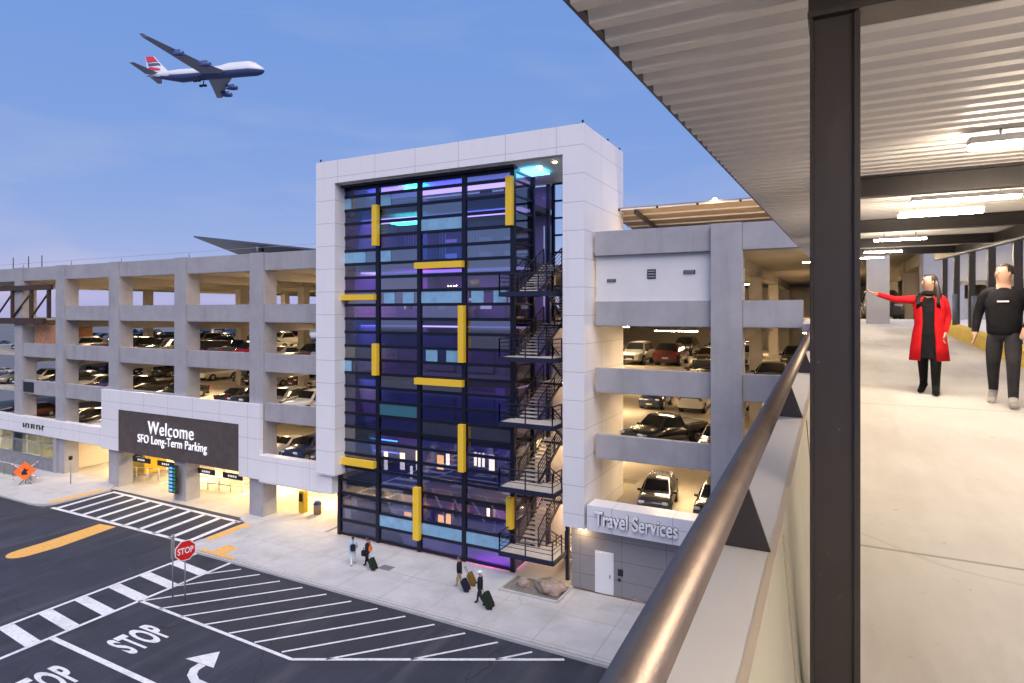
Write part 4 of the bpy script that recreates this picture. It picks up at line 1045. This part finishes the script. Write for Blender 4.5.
# ------------------------------------------------------------------ people
skin_m = mat('skin', (.40, .235, .165), .55); hair_m = mat('dark_hair', (.02, .013, .01), .5)
CL = {n: mat(n.replace(' ', '_'), c, .9, noise=.25, nscale=5, bump=.9, bscale=9, spec=.08) for n, c in {'black cloth': (.012, .012, .014), 'charcoal denim': (.035, .034, .04), 'red wool': (.50, .012, .018), 'white shoe': (.38, .36, .34), 'black leather': (.012, .012, .012),
      'pale blue cloth': (.35, .47, .66), 'pale trousers': (.55, .60, .68), 'khaki cloth': (.45, .33, .18), 'orange cloth': (.75, .20, .04), 'white cloth': (.75, .75, .73), 'dark jacket': (.02, .021, .025), 'brown case': (.20, .12, .03), 'green case': (.025, .035, .025), 'navy case': (.02, .022, .04), 'dark bag': (.02, .02, .022)}.items()}
def person(label, loc, rz, J, top, legs, shoes, fingers=True, H=1.78, fem=False, slv=None, head_yaw=0, group=None, hair='short', cap=None, face=True):
    """body: one skinned surface grown over a posed skeleton (faces -Y, x+ is the person's left)"""
    t = thing('person', label, 'person', loc, rz, group)
    k = H/1.78
    base = dict(pelvis=(0, 0, .95), waist=(0, .0, 1.12), chest=(0, .01, 1.32), coll=(0, .015, 1.44), neck=(0, .0, 1.53), jaw=(0, -.015, 1.60), head=(0, -.01, 1.68), crown=(0, .01, 1.775),
        shL=(.175, .01, 1.42), elL=(.24, .03, 1.14), wrL=(.25, -.06, .90), shR=(-.175, .01, 1.42), elR=(-.24, .03, 1.14), wrR=(-.25, -.06, .90),
        hiL=(.09, 0, .90), knL=(.10, -.03, .50), anL=(.10, .0, .09), toL=(.11, -.15, .035), hiR=(-.09, 0, .90), knR=(-.10, -.03, .50), anR=(-.10, .0, .09), toR=(-.11, -.15, .035))
    base.update(J)
    rad = dict(pelvis=.155, waist=.14, chest=.165, coll=.10, neck=.057, jaw=.086, head=.108, crown=.092, shL=.088, shR=.088, elL=.058, elR=.058, wrL=.04, wrR=.04, hiL=.115, hiR=.115, knL=.078, knR=.078, anL=.055, anR=.055, toL=.048, toR=.048)
    if fem:
        for n in ('shL', 'shR', 'elL', 'elR'): rad[n] *= .85
        rad['waist'] = .105; rad['chest'] = .125
    names = list(base); V = [Vector(base[n])*k for n in names]; rr = [rad[n]*k for n in names]
    sk, tp, lg, sh = 0, 1, 2, 3
    E = [('pelvis', 'waist', tp), ('waist', 'chest', tp), ('chest', 'coll', tp), ('coll', 'neck', sk), ('neck', 'jaw', sk), ('jaw', 'head', sk), ('head', 'crown', sk)]
    for s in 'LR': E += [('coll', 'sh'+s, tp), ('sh'+s, 'el'+s, tp), ('el'+s, 'wr'+s, tp), ('pelvis', 'hi'+s, lg), ('hi'+s, 'kn'+s, lg), ('kn'+s, 'an'+s, lg), ('an'+s, 'to'+s, sh)]
    bones = [(V[names.index(a)], V[names.index(b_)], m) for a, b_, m in E]
    edges = [(names.index(a), names.index(b_)) for a, b_, m in E]
    for s, sg in (('L', 1), ('R', -1)):
        w = Vector(base['wr'+s])*k; el = Vector(base['el'+s])*k
        d = (w-el).normalized(); side = d.cross(Vector((0, 0, 1)) if abs(d.z) < .8 else Vector((0, 1, 0)).cross(Vector((1, 0, 0)))*0 + Vector((1, 0, 0))).normalized()
        if abs(d.z) >= .8: side = Vector((0, 1, 0))
        pn = d.cross(side).normalized()
        palm = w + d*.07*k
        V.append(palm); rr.append(.033*k); pi = len(V)-1; edges.append((names.index('wr'+s), pi)); bones.append((w+d*.01, palm, sk))
        if fingers:
            for f, (o, L) in enumerate(((-.027, .072), (-.009, .082), (.009, .078), (.027, .062))):
                a = palm + side*o*k + d*.03*k; m1 = a + d*L*.5*k + pn*.008*k*sg; e = a + d*L*.9*k + pn*.03*k*sg
                i0 = len(V); V += [a, m1, e]; rr += [.0095*k, .009*k, .0075*k]; edges += [(pi, i0), (i0, i0+1), (i0+1, i0+2)]; bones += [(palm, a, sk), (a, m1, sk), (m1, e, sk)]
            a = w + d*.035*k - side*.035*k; e = a + d*.055*k - side*.018*k
            i0 = len(V); V += [a, e]; rr += [.012*k, .009*k]; edges += [(pi, i0), (i0, i0+1)]; bones += [(a, e, sk)]
    # nose
    if head_yaw or face:
        hy = Matrix.Rotation(head_yaw, 3, 'Z'); hc = Vector(base['head'])*k
    me = bpy.data.meshes.new('body'); me.from_pydata(V, edges, [])
    o = bpy.data.objects.new('body', me); C.objects.link(o)
    md = o.modifiers.new('skin', 'SKIN'); md.use_smooth_shade = True; md.branch_smoothing = .3
    for i, r_ in enumerate(rr):
        sv = me.skin_vertices[0].data[i]; sv.radius = (r_, r_); sv.use_root = (i == 0)
    for n, sx in (('pelvis', (1.15, .85)), ('chest', (1.2, .75)), ('waist', (1.1, .8)), ('head', (.85, 1.05))):
        i = names.index(n); me.skin_vertices[0].data[i].radius = (rr[i]*sx[0], rr[i]*sx[1])
    sb = o.modifiers.new('sub', 'SUBSURF'); sb.levels = 2; sb.render_levels = 2
    dg = bpy.context.evaluated_depsgraph_get(); nm = bpy.data.meshes.new_from_object(o.evaluated_get(dg))
    bpy.data.objects.remove(o)
    for m in (skin_m, top, legs, shoes, slv or top): nm.materials.append(m)
    def dseg(p, a, b_):
        ab = b_-a; tt = max(0, min(1, (p-a).dot(ab)/max(ab.length_squared, 1e-9))); return (p-a-ab*tt).length
    for f in nm.polygons:
        f.use_smooth = True
        best = min(bones, key=lambda q: dseg(f.center, q[0], q[1]))
        f.material_index = best[2]
        if slv and best[2] == 1 and abs(f.center.x) > .16*k: f.material_index = 4
    nm.name = 'body'
    body = obj('body', nm, None, t)
    hc = Vector(base['head'])*k; hy = Matrix.Rotation(head_yaw, 3, 'Z')
    def hp(x, y, z): return hc + hy @ (Vector((x, y, z))*k)
    if hair:
        b = MB()
        b.ball((0, 0, 0), .106, 12, (.92, 1.08, 1.06))
        dead = [v for v in b.b.verts if (v.co.y < -.03 and v.co.z < .07) or v.co.z < (-.03 if hair == 'short' else -.09) or (v.co.y < -.02 and v.co.z < .0)]
        bmesh.ops.delete(b.b, geom=dead, context='VERTS')
        for v in b.b.verts: v.co = hp(v.co.x, v.co.y+.008, v.co.z+.008)
        if hair == 'long':
            rg = []
            for z, w_, d, yc in ((.02, .09, .05, .06), (-.08, .115, .06, .07), (-.2, .13, .07, .08), (-.32, .12, .06, .085), (-.40, .06, .03, .085)):
                rg.append([hp(w_*math.cos(2*math.pi*i/16), yc + d*math.sin(2*math.pi*i/16), z) for i in range(16)])
            b.rings(rg)
        b.build('hair', hair_m, t, local=True)
    if cap:
        b = MB(); b.ball(hp(0, .0, .055), .112*k, 9, (.95, 1.05, .75)); b.tube(hp(0, -.08, .045), hp(0, -.08, .055), .09*k, 14); b.build('cap', cap, t, local=True)
    if face:
        for sx in (-1, 1):
            b = MB(); b.ball(hp(sx*.032, -.084, .0), .010*k, 6, (1.2, .6, .8)); b.build('eye', black_m, t, local=True)
            b = MB(); b.ball(hp(sx*.086, .012, -.015), .022*k, 6, (.5, 1, 1.4)); b.build('ear', skin_m, t, local=True)
        b = MB(); b.tube(hp(0, -.086, .01), hp(0, -.106, -.028), .007*k, 8, .012*k); b.ball(hp(0, -.102, -.03), .012*k, 6); b.build('nose', skin_m, t, local=True)
        b = MB(); b.ball(hp(0, -.085, -.062), .02*k, 6, (1, .35, .25)); b.build('mouth', mat('lips', (.4, .15, .13), .5), t, local=True)
    return t
def shoe(t, k, an, to, m):
    a = Vector(an)*k; b_ = Vector(to)*k; d = (b_-a); d.z = 0; d.normalize(); pitch = math.atan2(a.z-.09*k-(b_.z-.04*k), (Vector((b_.x-a.x, b_.y-a.y))).length)
    side = Vector((-d.y, d.x, 0)); rg = []
    b = MB()
    for u, w_, h in ((-.085, .030, .05), (-.06, .042, .085), (.02, .046, .10), (.09, .050, .075), (.15, .046, .055), (.185, .025, .04)):
        c = Vector((a.x, a.y, 0)) + d*u*k; zz = max(0, (a.z-.085*k) - math.sin(pitch)*(u+.0)*k)
        rg.append([c + side*w_*k*math.cos(q) + Vector((0, 0, zz + (h*.5 + h*.5*math.sin(q))*k)) for q in [2*math.pi*i/14 for i in range(14)]])
    b.rings(rg); b.build('shoe', m, t, local=True)
# the couple on the walkway
mp = W(1.95, 10.1, 0)
man = person('person in black sweatshirt and dark jeans walking with head turned aside', mp, R(-14), dict(
    elR=(-.27, .06, 1.15), wrR=(-.29, -.02, .92), elL=(.27, .05, 1.16), wrL=(.22, -.14, .98), shL=(.19, .01, 1.42), shR=(-.19, .01, 1.42),
    hiR=(-.09, 0, .90), knR=(-.11, .02, .50), anR=(-.12, .22, .16), toR=(-.13, .12, .05), knL=(.10, -.14, .52), anL=(.10, -.16, .09), toL=(.11, -.31, .04)),
    CL['black cloth'], CL['charcoal denim'], CL['white shoe'], H=1.82, head_yaw=R(-50), group='couple on the walkway')
b = MB(); b.box(-.06, .06, -.160, -.146, 1.335, 1.355); b.build('chest_lettering', white_m, man, local=True)
shoe(man, 1.022, (-.12, .22, .16), (-.13, .12, .05), CL['white shoe']); shoe(man, 1.022, (.10, -.16, .09), (.11, -.31, .04), CL['white shoe'])
def garment(t, k, m, name, zs, n=24):
    b = MB(); rg = []
    for z, w_, d in zs: rg.append([(w_*math.cos(2*math.pi*i/n)*k, (.005+d*math.sin(2*math.pi*i/n))*k, z*k) for i in range(n)])
    b.rings(rg, cap=False); o = obj(name, b.mesh(name), m, t)
    sd = o.modifiers.new('thick', 'SOLIDIFY'); sd.thickness = .012
    return o
JACKET = ((.86, .165, .14), (.93, .178, .15), (1.06, .178, .15), (1.2, .19, .152), (1.34, .2, .145), (1.43, .18, .12), (1.475, .11, .09), (1.495, .07, .08))
garment(man, 1.02, CL['black cloth'], 'sweatshirt', ((.89, .165, .135), (.95, .18, .15), (1.06, .183, .15), (1.2, .195, .152), (1.34, .205, .145), (1.43, .185, .12), (1.475, .12, .09), (1.495, .075, .08)))
wp = W(1.21, 10.75, 0)
woman = person('person in open red coat over black dress pointing with outstretched arm', wp, R(-10), dict(
    shR=(-.165, .01, 1.41), elR=(-.43, -.02, 1.42), wrR=(-.66, -.05, 1.50), elL=(.235, .07, 1.14), wrL=(.20, -.02, .92),
    knR=(-.08, .06, .50), anR=(-.08, .20, .14), toR=(-.10, .10, .05), knL=(.09, -.09, .50), anL=(.09, -.10, .10), toL=(.10, -.25, .04)),
    CL['black cloth'], CL['black leather'], CL['black leather'], H=1.72, fem=True, slv=CL['red wool'], head_yaw=R(-55), hair='long', group='couple on the walkway')
def coat(t, k, m, gap, zs, name):
    b = MB(); rg = []
    n = 26
    for z, w, d, yc in zs:
        r_ = []
        for i in range(n+1):
            a = -math.pi/2 + gap + (2*math.pi-2*gap)*i/n
            r_.append((w*math.cos(a)*k, (yc + d*math.sin(a))*k, z*k))
        rg.append(r_)
    b.rings(rg, closed=False)
    me = b.mesh(name); o = obj(name, me, m, t)
    sd = o.modifiers.new('thick', 'SOLIDIFY'); sd.thickness = .018
    return o
coat(woman, .966, CL['red wool'], .42, [(1.47, .10, .085, .02), (1.42, .20, .12, .02), (1.25, .20, .145, .01), (1.05, .185, .145, .01), (.9, .215, .17, .01), (.7, .24, .19, .02), (.50, .26, .21, .03)], 'coat')
b = MB(); rg = []
for z, w, d in ((1.38, .15, .11), (1.2, .15, .115), (1.05, .145, .115), (.9, .165, .13), (.7, .18, .14), (.54, .19, .15)):
    rg.append([(w*math.cos(2*math.pi*i/24)*.966 - .02, d*math.sin(2*math.pi*i/24)*.966 - .01, z*.966) for i in range(24)])
b.rings(rg, cap=False); b.build('dress', CL['black cloth'], woman, local=True)
b = MB(); b.ball((0, -.0, 1.45), .095, 8, (1, 1, .6)); b.build('scarf', CL['black cloth'], woman, local=True)
shoe(woman, .966, (-.08, .20, .14), (-.10, .10, .05), CL['black leather']); shoe(woman, .966, (.09, -.10, .10), (.10, -.25, .04), CL['black leather'])
bp = thing('backpack', 'black backpack worn by the person in the red coat', 'backpack', wp, R(-10))
b = MB(); b.box(-.15, .15, .17, .32, .95, 1.36, bev=.05); b.build('bag', CL['black leather'], bp, local=True)
b = MB()
for sx in (-1, 1):
    b.bar((sx*.11, .18, 1.36), (sx*.11, .02, 1.46), .045, .012); b.bar((sx*.11, .02, 1.46), (sx*.12, -.145, 1.3), .045, .012); b.bar((sx*.12, -.145, 1.3), (sx*.15, .16, 1.02), .04, .012)
b.build('strap', CL['black leather'], bp, local=True)

# travellers on the pavement
Z0 = .115
def walkpose(s=1):
    return dict(knR=(-.10, -.13*s, .52), anR=(-.10, -.20*s, .09), toR=(-.11, -.36*s if s > 0 else .05, .04), knL=(.10, .06*s, .5), anL=(.10, .30*s, .13), toL=(.10, .18*s, .045),
                elL=(.24, .12, 1.15), wrL=(.22, .22, .92), elR=(-.25, .0, 1.14), wrR=(-.22, -.18, .98))
ppl = 'travellers on the pavement'
heading = R(-90-15)
p1 = person('person in pale blue top and light trousers with a backpack near the tower corner', (-26.0, 29.0, Z0), R(-140), walkpose(), CL['pale blue cloth'], CL['pale trousers'], CL['white shoe'], H=1.74, group=ppl, fingers=False, face=False)
p2 = person('person in dark coat with an orange shoulder bag pulling a dark green suitcase', (-25.0, 29.15, Z0), R(-80), walkpose(), CL['dark jacket'], CL['black cloth'], CL['black leather'], H=1.78, group=ppl, fingers=False, face=False)
p3 = person('person in dark jacket and khaki trousers pulling two suitcases', (-18.6, 29.35, Z0), R(-75), walkpose(), CL['dark jacket'], CL['khaki cloth'], CL['white shoe'], H=1.74, group=ppl, fingers=False, face=False)
p4 = person('person in white cap and dark clothes pulling a large suitcase by the planter', (-16.55, 28.15, Z0), R(-80), walkpose(), CL['dark jacket'], CL['charcoal denim'], CL['black leather'], H=1.76, group=ppl, fingers=False, face=False, hair=None, cap=CL['white cloth'])
for p_, m_ in ((p1, CL['pale blue cloth']), (p2, CL['dark jacket']), (p3, CL['dark jacket']), (p4, CL['dark jacket'])): garment(p_, .985, m_, 'jacket', JACKET)
def suitcase(label, x, y, rz, m, hand, w=.46, h=.66, d=.26, tilt=25):
    t = thing('suitcase', label, 'suitcase', (x, y, Z0), rz, 'suitcases pulled along the pavement')
    M = Matrix.Rotation(R(tilt), 4, 'X')
    b = MB(); b.box(-w/2, w/2, -d/2, d/2, .07, .07+h, M, bev=.04)
    for k in range(4): b.box(-w*.36+k*w*.2, -w*.36+k*w*.2+.03, d/2, d/2+.012, .13, .02+h, M)
    b.build('shell', m, t, local=True)
    for sx in (-1, 1):
        b = MB(); b.tube(M @ Vector((sx*w*.38-.02, d*.3, .05)), M @ Vector((sx*w*.38+.02, d*.3, .05)), .05, 10); b.build('wheel', tyre_m, t, local=True)
    b = MB()
    for sx in (-1, 1): b.tube(M @ Vector((sx*.1, -d*.3, .07+h)), M @ Vector((sx*.1, -d*.3, h+.46)), .012, 6)
    b.tube(M @ Vector((-.12, -d*.3, h+.46)), M @ Vector((.12, -d*.3, h+.46)), .018, 8); b.build('pull_handle', black_m, t, local=True)
    return t
# trailing hand = the person's left wrist, thrown back; each case stands half a metre behind it
def behind(p, back, side):
    M = Matrix.Rotation(p.rotation_euler.z, 3, 'Z'); return Vector(p.location) + M @ Vector((side, back, 0))
for p, back, side, m, lab, kw in ((p2, .66, .24, CL['green case'], 'dark green upright suitcase behind the person with the orange bag', {}), (p3, .62, .34, CL['navy case'], 'navy suitcase nearer the kerb pulled by the person in khaki', dict(w=.5, h=.62)),
                              (p3, .75, -.45, CL['brown case'], 'brown suitcase nearer the tower pulled by the person in khaki', dict(w=.5, h=.66)), (p4, .72, .24, CL['green case'], 'biggest dark suitcase pulled by the person in the white cap', dict(w=.56, h=.78, d=.32))):
    q = behind(p, back, side); suitcase(lab, q.x, q.y, p.rotation_euler.z, m, None, **kw)
def bag(name, label, cat, p, c, sz, m, group=None):
    t = thing(name, label, cat, p.location, p.rotation_euler.z)
    b = MB(); b.box(c[0]-sz[0]/2, c[0]+sz[0]/2, c[1]-sz[1]/2, c[1]+sz[1]/2, c[2]-sz[2]/2, c[2]+sz[2]/2, bev=.05); b.build('bag', m, t, local=True)
    b = MB(); b.bar((c[0], c[1]-.08, c[2]+sz[2]/2-.02), (c[0]*.7, c[1]-.05, c[2]+sz[2]/2+.2), .03, .015); b.bar((c[0], c[1]+.08, c[2]+sz[2]/2-.02), (c[0]*.7, c[1]-.05, c[2]+sz[2]/2+.2), .03, .015); b.build('strap', m, t, local=True)
bag('backpack', 'dark backpack on the person in pale blue', 'backpack', p1, (0, .22, 1.12), (.3, .17, .42), CL['dark bag'])
bag('shoulder_bag', 'orange shoulder bag on the back of the person in the dark coat', 'bag', p2, (.05, .22, 1.15), (.26, .16, .34), CL['orange cloth'])
bag('travel_bag', 'dark travel bag carried in front by the person with the orange bag', 'bag', p2, (-.2, -.3, .72), (.22, .45, .36), CL['dark bag'])

# ------------------------------------------------------------------ airliner
white_air = mat('aircraft_white', (.6, .6, .64), .35); navy_air = mat('aircraft_navy', (.06, .09, .22), .35); grey_air = mat('aircraft_grey', (.34, .35, .42), .4); red_air = mat('aircraft_red', (.55, .03, .05), .4)
ap = thing('airliner', 'four engine jet airliner with navy belly climbing over the garage', 'airliner')
b = MB(); rg = []
N = 24
def fus(x): # half height, half width, centre z, x runs nose (0) to tail (70)
    if x < 8: t = x/8; r_ = 3.25*math.sqrt(max(0, 1-(1-t)**2)); return r_, r_, -.8*(1-t)
    if x < 48: return 3.25, 3.25, 0
    t = (x-48)/22; return 3.25*(1-t)**.8+.25, 3.25*(1-t)**.9+.25, 2.1*t
for x in (0.05, .6, 1.6, 3, 5, 8, 12, 20, 25, 32, 40, 48, 54, 60, 65, 69, 70):
    h, w, zc = fus(x)
    hump = 1.7*max(0, min(1, (x-2.5)/4, (26-x)/6)) if 2.5 < x < 26 else 0
    rg.append([(x, w*math.sin(2*math.pi*i/N), zc + h*math.cos(2*math.pi*i/N)*(1 + (hump/3.25 if math.cos(2*math.pi*i/N) > .3 else 0))) for i in range(N)])
b.rings(rg)
me = b.mesh('fuselage')
fo = obj('fuselage', me, [white_air, navy_air, red_air], ap)
for f in me.polygons:
    c = f.center
    zc = 2.1*max(0, (c.x-48)/22)
    f.material_index = 1 if (c.z < zc-1.0) else 0
    if 4 < c.x < 10 and c.z > 3.6: f.material_index = 2
def wing(name, pts, th, parent, m):
    """pts: (x,y,z,chord) stations"""
    b = MB(); rg = []
    for x, y, z, c in pts:
        rg.append([(x, y, z), (x+c*.3, y, z+th*c*.5), (x+c, y, z), (x+c*.3, y, z-th*c*.4)])
    b.rings(rg, smooth=False); return b.build(name, m, parent, local=True)
for s in (-1, 1):
    w = wing('wing', [(19, s*2, -1.6, 15), (29, s*12, -.2, 9.5), (44, s*30.5, 3.2, 3.6), (46.5, s*32, 4.4, 2)], .075, ap, grey_air)
    for (x, y, z) in ((23, 12, -2.4), (32, 21, -1.0)):
        b = MB(); prof = ((0, 1.05), (.5, 1.2), (2, 1.22), (4, 1.0), (5.2, .7), (6.4, .35))
        b.rings([[(x+dx, s*y + r_*math.sin(2*math.pi*i/16), z + r_*math.cos(2*math.pi*i/16)) for i in range(16)] for dx, r_ in prof])
        b.box(x+2, x+7, s*y-.2, s*y+.2, z+1.1, z+2.4); b.build('engine', navy_air, ap, local=True)
    wing('tailplane', [(61, s*.8, 2.2, 8), (68.5, s*11, 3.4, 2.6)], .09, ap, grey_air)
b = MB(); rg = []
for z, x, c, th in ((3.0, 56, 12.5, .9), (8, 61, 9, .7), (13.2, 66, 5.2, .4)):
    rg.append([(x, 0, z), (x+c*.3, th/2, z), (x+c, 0, z), (x+c*.3, -th/2, z)])
b.rings(rg, smooth=False); b.build('tail_fin', white_air, ap, local=True)
for m, pts in ((red_air, ((61.5, 4.2), (69.0, 5.4), (67.5, 6.8), (61.0, 5.2))), (navy_air, ((61.2, 7.2), (68.6, 7.6), (68.8, 8.9), (62.2, 8.6))), (red_air, ((63.2, 9.6), (69.6, 9.9), (70.6, 13.0), (66.2, 12.9)))):
    b = MB()
    b.prism([(x, -.55, z) for x, z in pts], (0, 1.1, 0)); b.build('tail_stripe', m, ap, local=True)
b = MB(); 
for y in (-2.6, 2.6): b.tube((35, y, -5.2), (36.5, y, -5.2), .7, 10); b.tube((37.3, y, -5.2), (38.8, y, -5.2), .7, 10); b.bar((36.8, y, -5), (36.8, y, -2.5), .4)
b.build('landing_gear', car_trim, ap, local=True)
# place: centre of the fuselage, nose to the right in the picture and a little away
ca, sa = math.cos(R(27.5)), math.sin(R(27.5))
def ray(px, py):
    x = (px-512)/620; z = -(py-312)/620
    return Vector((-sa+ca*x, ca+sa*x, z))
D = 335
cpos = CAM + ray(204, 74)*D
hd_yaw = R(27.5-8)      # heading (nose direction) measured from +X
M = Matrix.Translation(cpos) @ Matrix.Rotation(hd_yaw, 4, 'Z') @ Matrix.Rotation(R(-1.5), 4, 'Y') @ Matrix.Rotation(R(-9), 4, 'X') @ Matrix.Rotation(math.pi, 4, 'Z') @ Matrix.Translation((-35, 0, 0))
ap.matrix_world = M

# ------------------------------------------------------------------ light, sky, camera
sun_dir = Vector((.62, -.78, 0)); EL = R(52)
w = bpy.data.worlds.new('World'); bpy.context.scene.world = w; w.use_nodes = True
nt = w.node_tree; bg = nt.nodes['Background']
sky = nt.nodes.new('ShaderNodeTexSky'); sky.sky_type = 'NISHITA'; sky.sun_disc = False
sky.sun_elevation = EL; sky.sun_rotation = math.atan2(sun_dir.x, sun_dir.y)
sky.air_density = 1.0; sky.dust_density = .5; sky.ozone_density = 3.0
tint = nt.nodes.new('ShaderNodeMix'); tint.data_type = 'RGBA'; tint.blend_type = 'MULTIPLY'; tint.inputs['Factor'].default_value = 1
tint.inputs['B'].default_value = (.52, .28, .11, 1)
nt.links.new(sky.outputs[0], tint.inputs['A'])
dusk = nt.nodes.new('ShaderNodeMix'); dusk.data_type = 'RGBA'; dusk.blend_type = 'ADD'; dusk.inputs['Factor'].default_value = 1
dusk.inputs['B'].default_value = (1.2, 2.75, 6.9, 1)                 # blue-hour skylight under the Nishita glow
nt.links.new(tint.outputs['Result'], dusk.inputs['A'])
# faint dusk cloud wisps
tc = nt.nodes.new('ShaderNodeTexCoord'); mp_ = nt.nodes.new('ShaderNodeMapping'); mp_.inputs['Scale'].default_value = (2.2, 2.2, 9)
ns = nt.nodes.new('ShaderNodeTexNoise'); ns.inputs['Scale'].default_value = 1.6; ns.inputs['Detail'].default_value = 6
nt.links.new(tc.outputs['Generated'], mp_.inputs['Vector']); nt.links.new(mp_.outputs[0], ns.inputs['Vector'])
cr = nt.nodes.new('ShaderNodeMapRange'); cr.inputs['From Min'].default_value = .5; cr.inputs['From Max'].default_value = .78; cr.inputs['To Max'].default_value = .75
nt.links.new(ns.outputs['Fac'], cr.inputs['Value'])
cm = nt.nodes.new('ShaderNodeMix'); cm.data_type = 'RGBA'; cm.blend_type = 'MULTIPLY'; cm.inputs['B'].default_value = (1.5, 1.2, .98, 1)
nt.links.new(cr.outputs[0], cm.inputs['Factor']); nt.links.new(dusk.outputs['Result'], cm.inputs['A'])
nt.links.new(cm.outputs['Result'], bg.inputs['Color']); bg.inputs['Strength'].default_value = .05
su = bpy.data.lights.new('sun', 'SUN'); su.energy = 1.9; su.angle = R(60); su.color = (1, .90, .86)
so = bpy.data.objects.new('sun', su); C.objects.link(so)
so.rotation_euler = (-(sun_dir.normalized()*math.cos(EL) + Vector((0, 0, math.sin(EL))))).to_track_quat('-Z', 'Y').to_euler()
cam = bpy.data.cameras.new('camera'); co = bpy.data.objects.new('camera', cam); C.objects.link(co)
co.location = CAM; co.rotation_euler = (R(90), 0, R(27.5))
cam.sensor_width = 36; cam.lens = 620/1024*36; cam.shift_y = -29.5/1024; cam.clip_start = .05; cam.clip_end = 4000
sc = bpy.context.scene; sc.camera = co
sc.view_settings.view_transform = 'Standard'; sc.view_settings.look = 'None'; sc.view_settings.exposure = 1.0; sc.view_settings.gamma = 1
sc.cycles.use_denoising = True; sc.cycles.max_bounces = 8; sc.cycles.diffuse_bounces = 5; sc.cycles.glossy_bounces = 3; sc.cycles.transparent_max_bounces = 12
sc.cycles.sample_clamp_indirect = 4; sc.cycles.caustics_reflective = False; sc.cycles.caustics_refractive = False
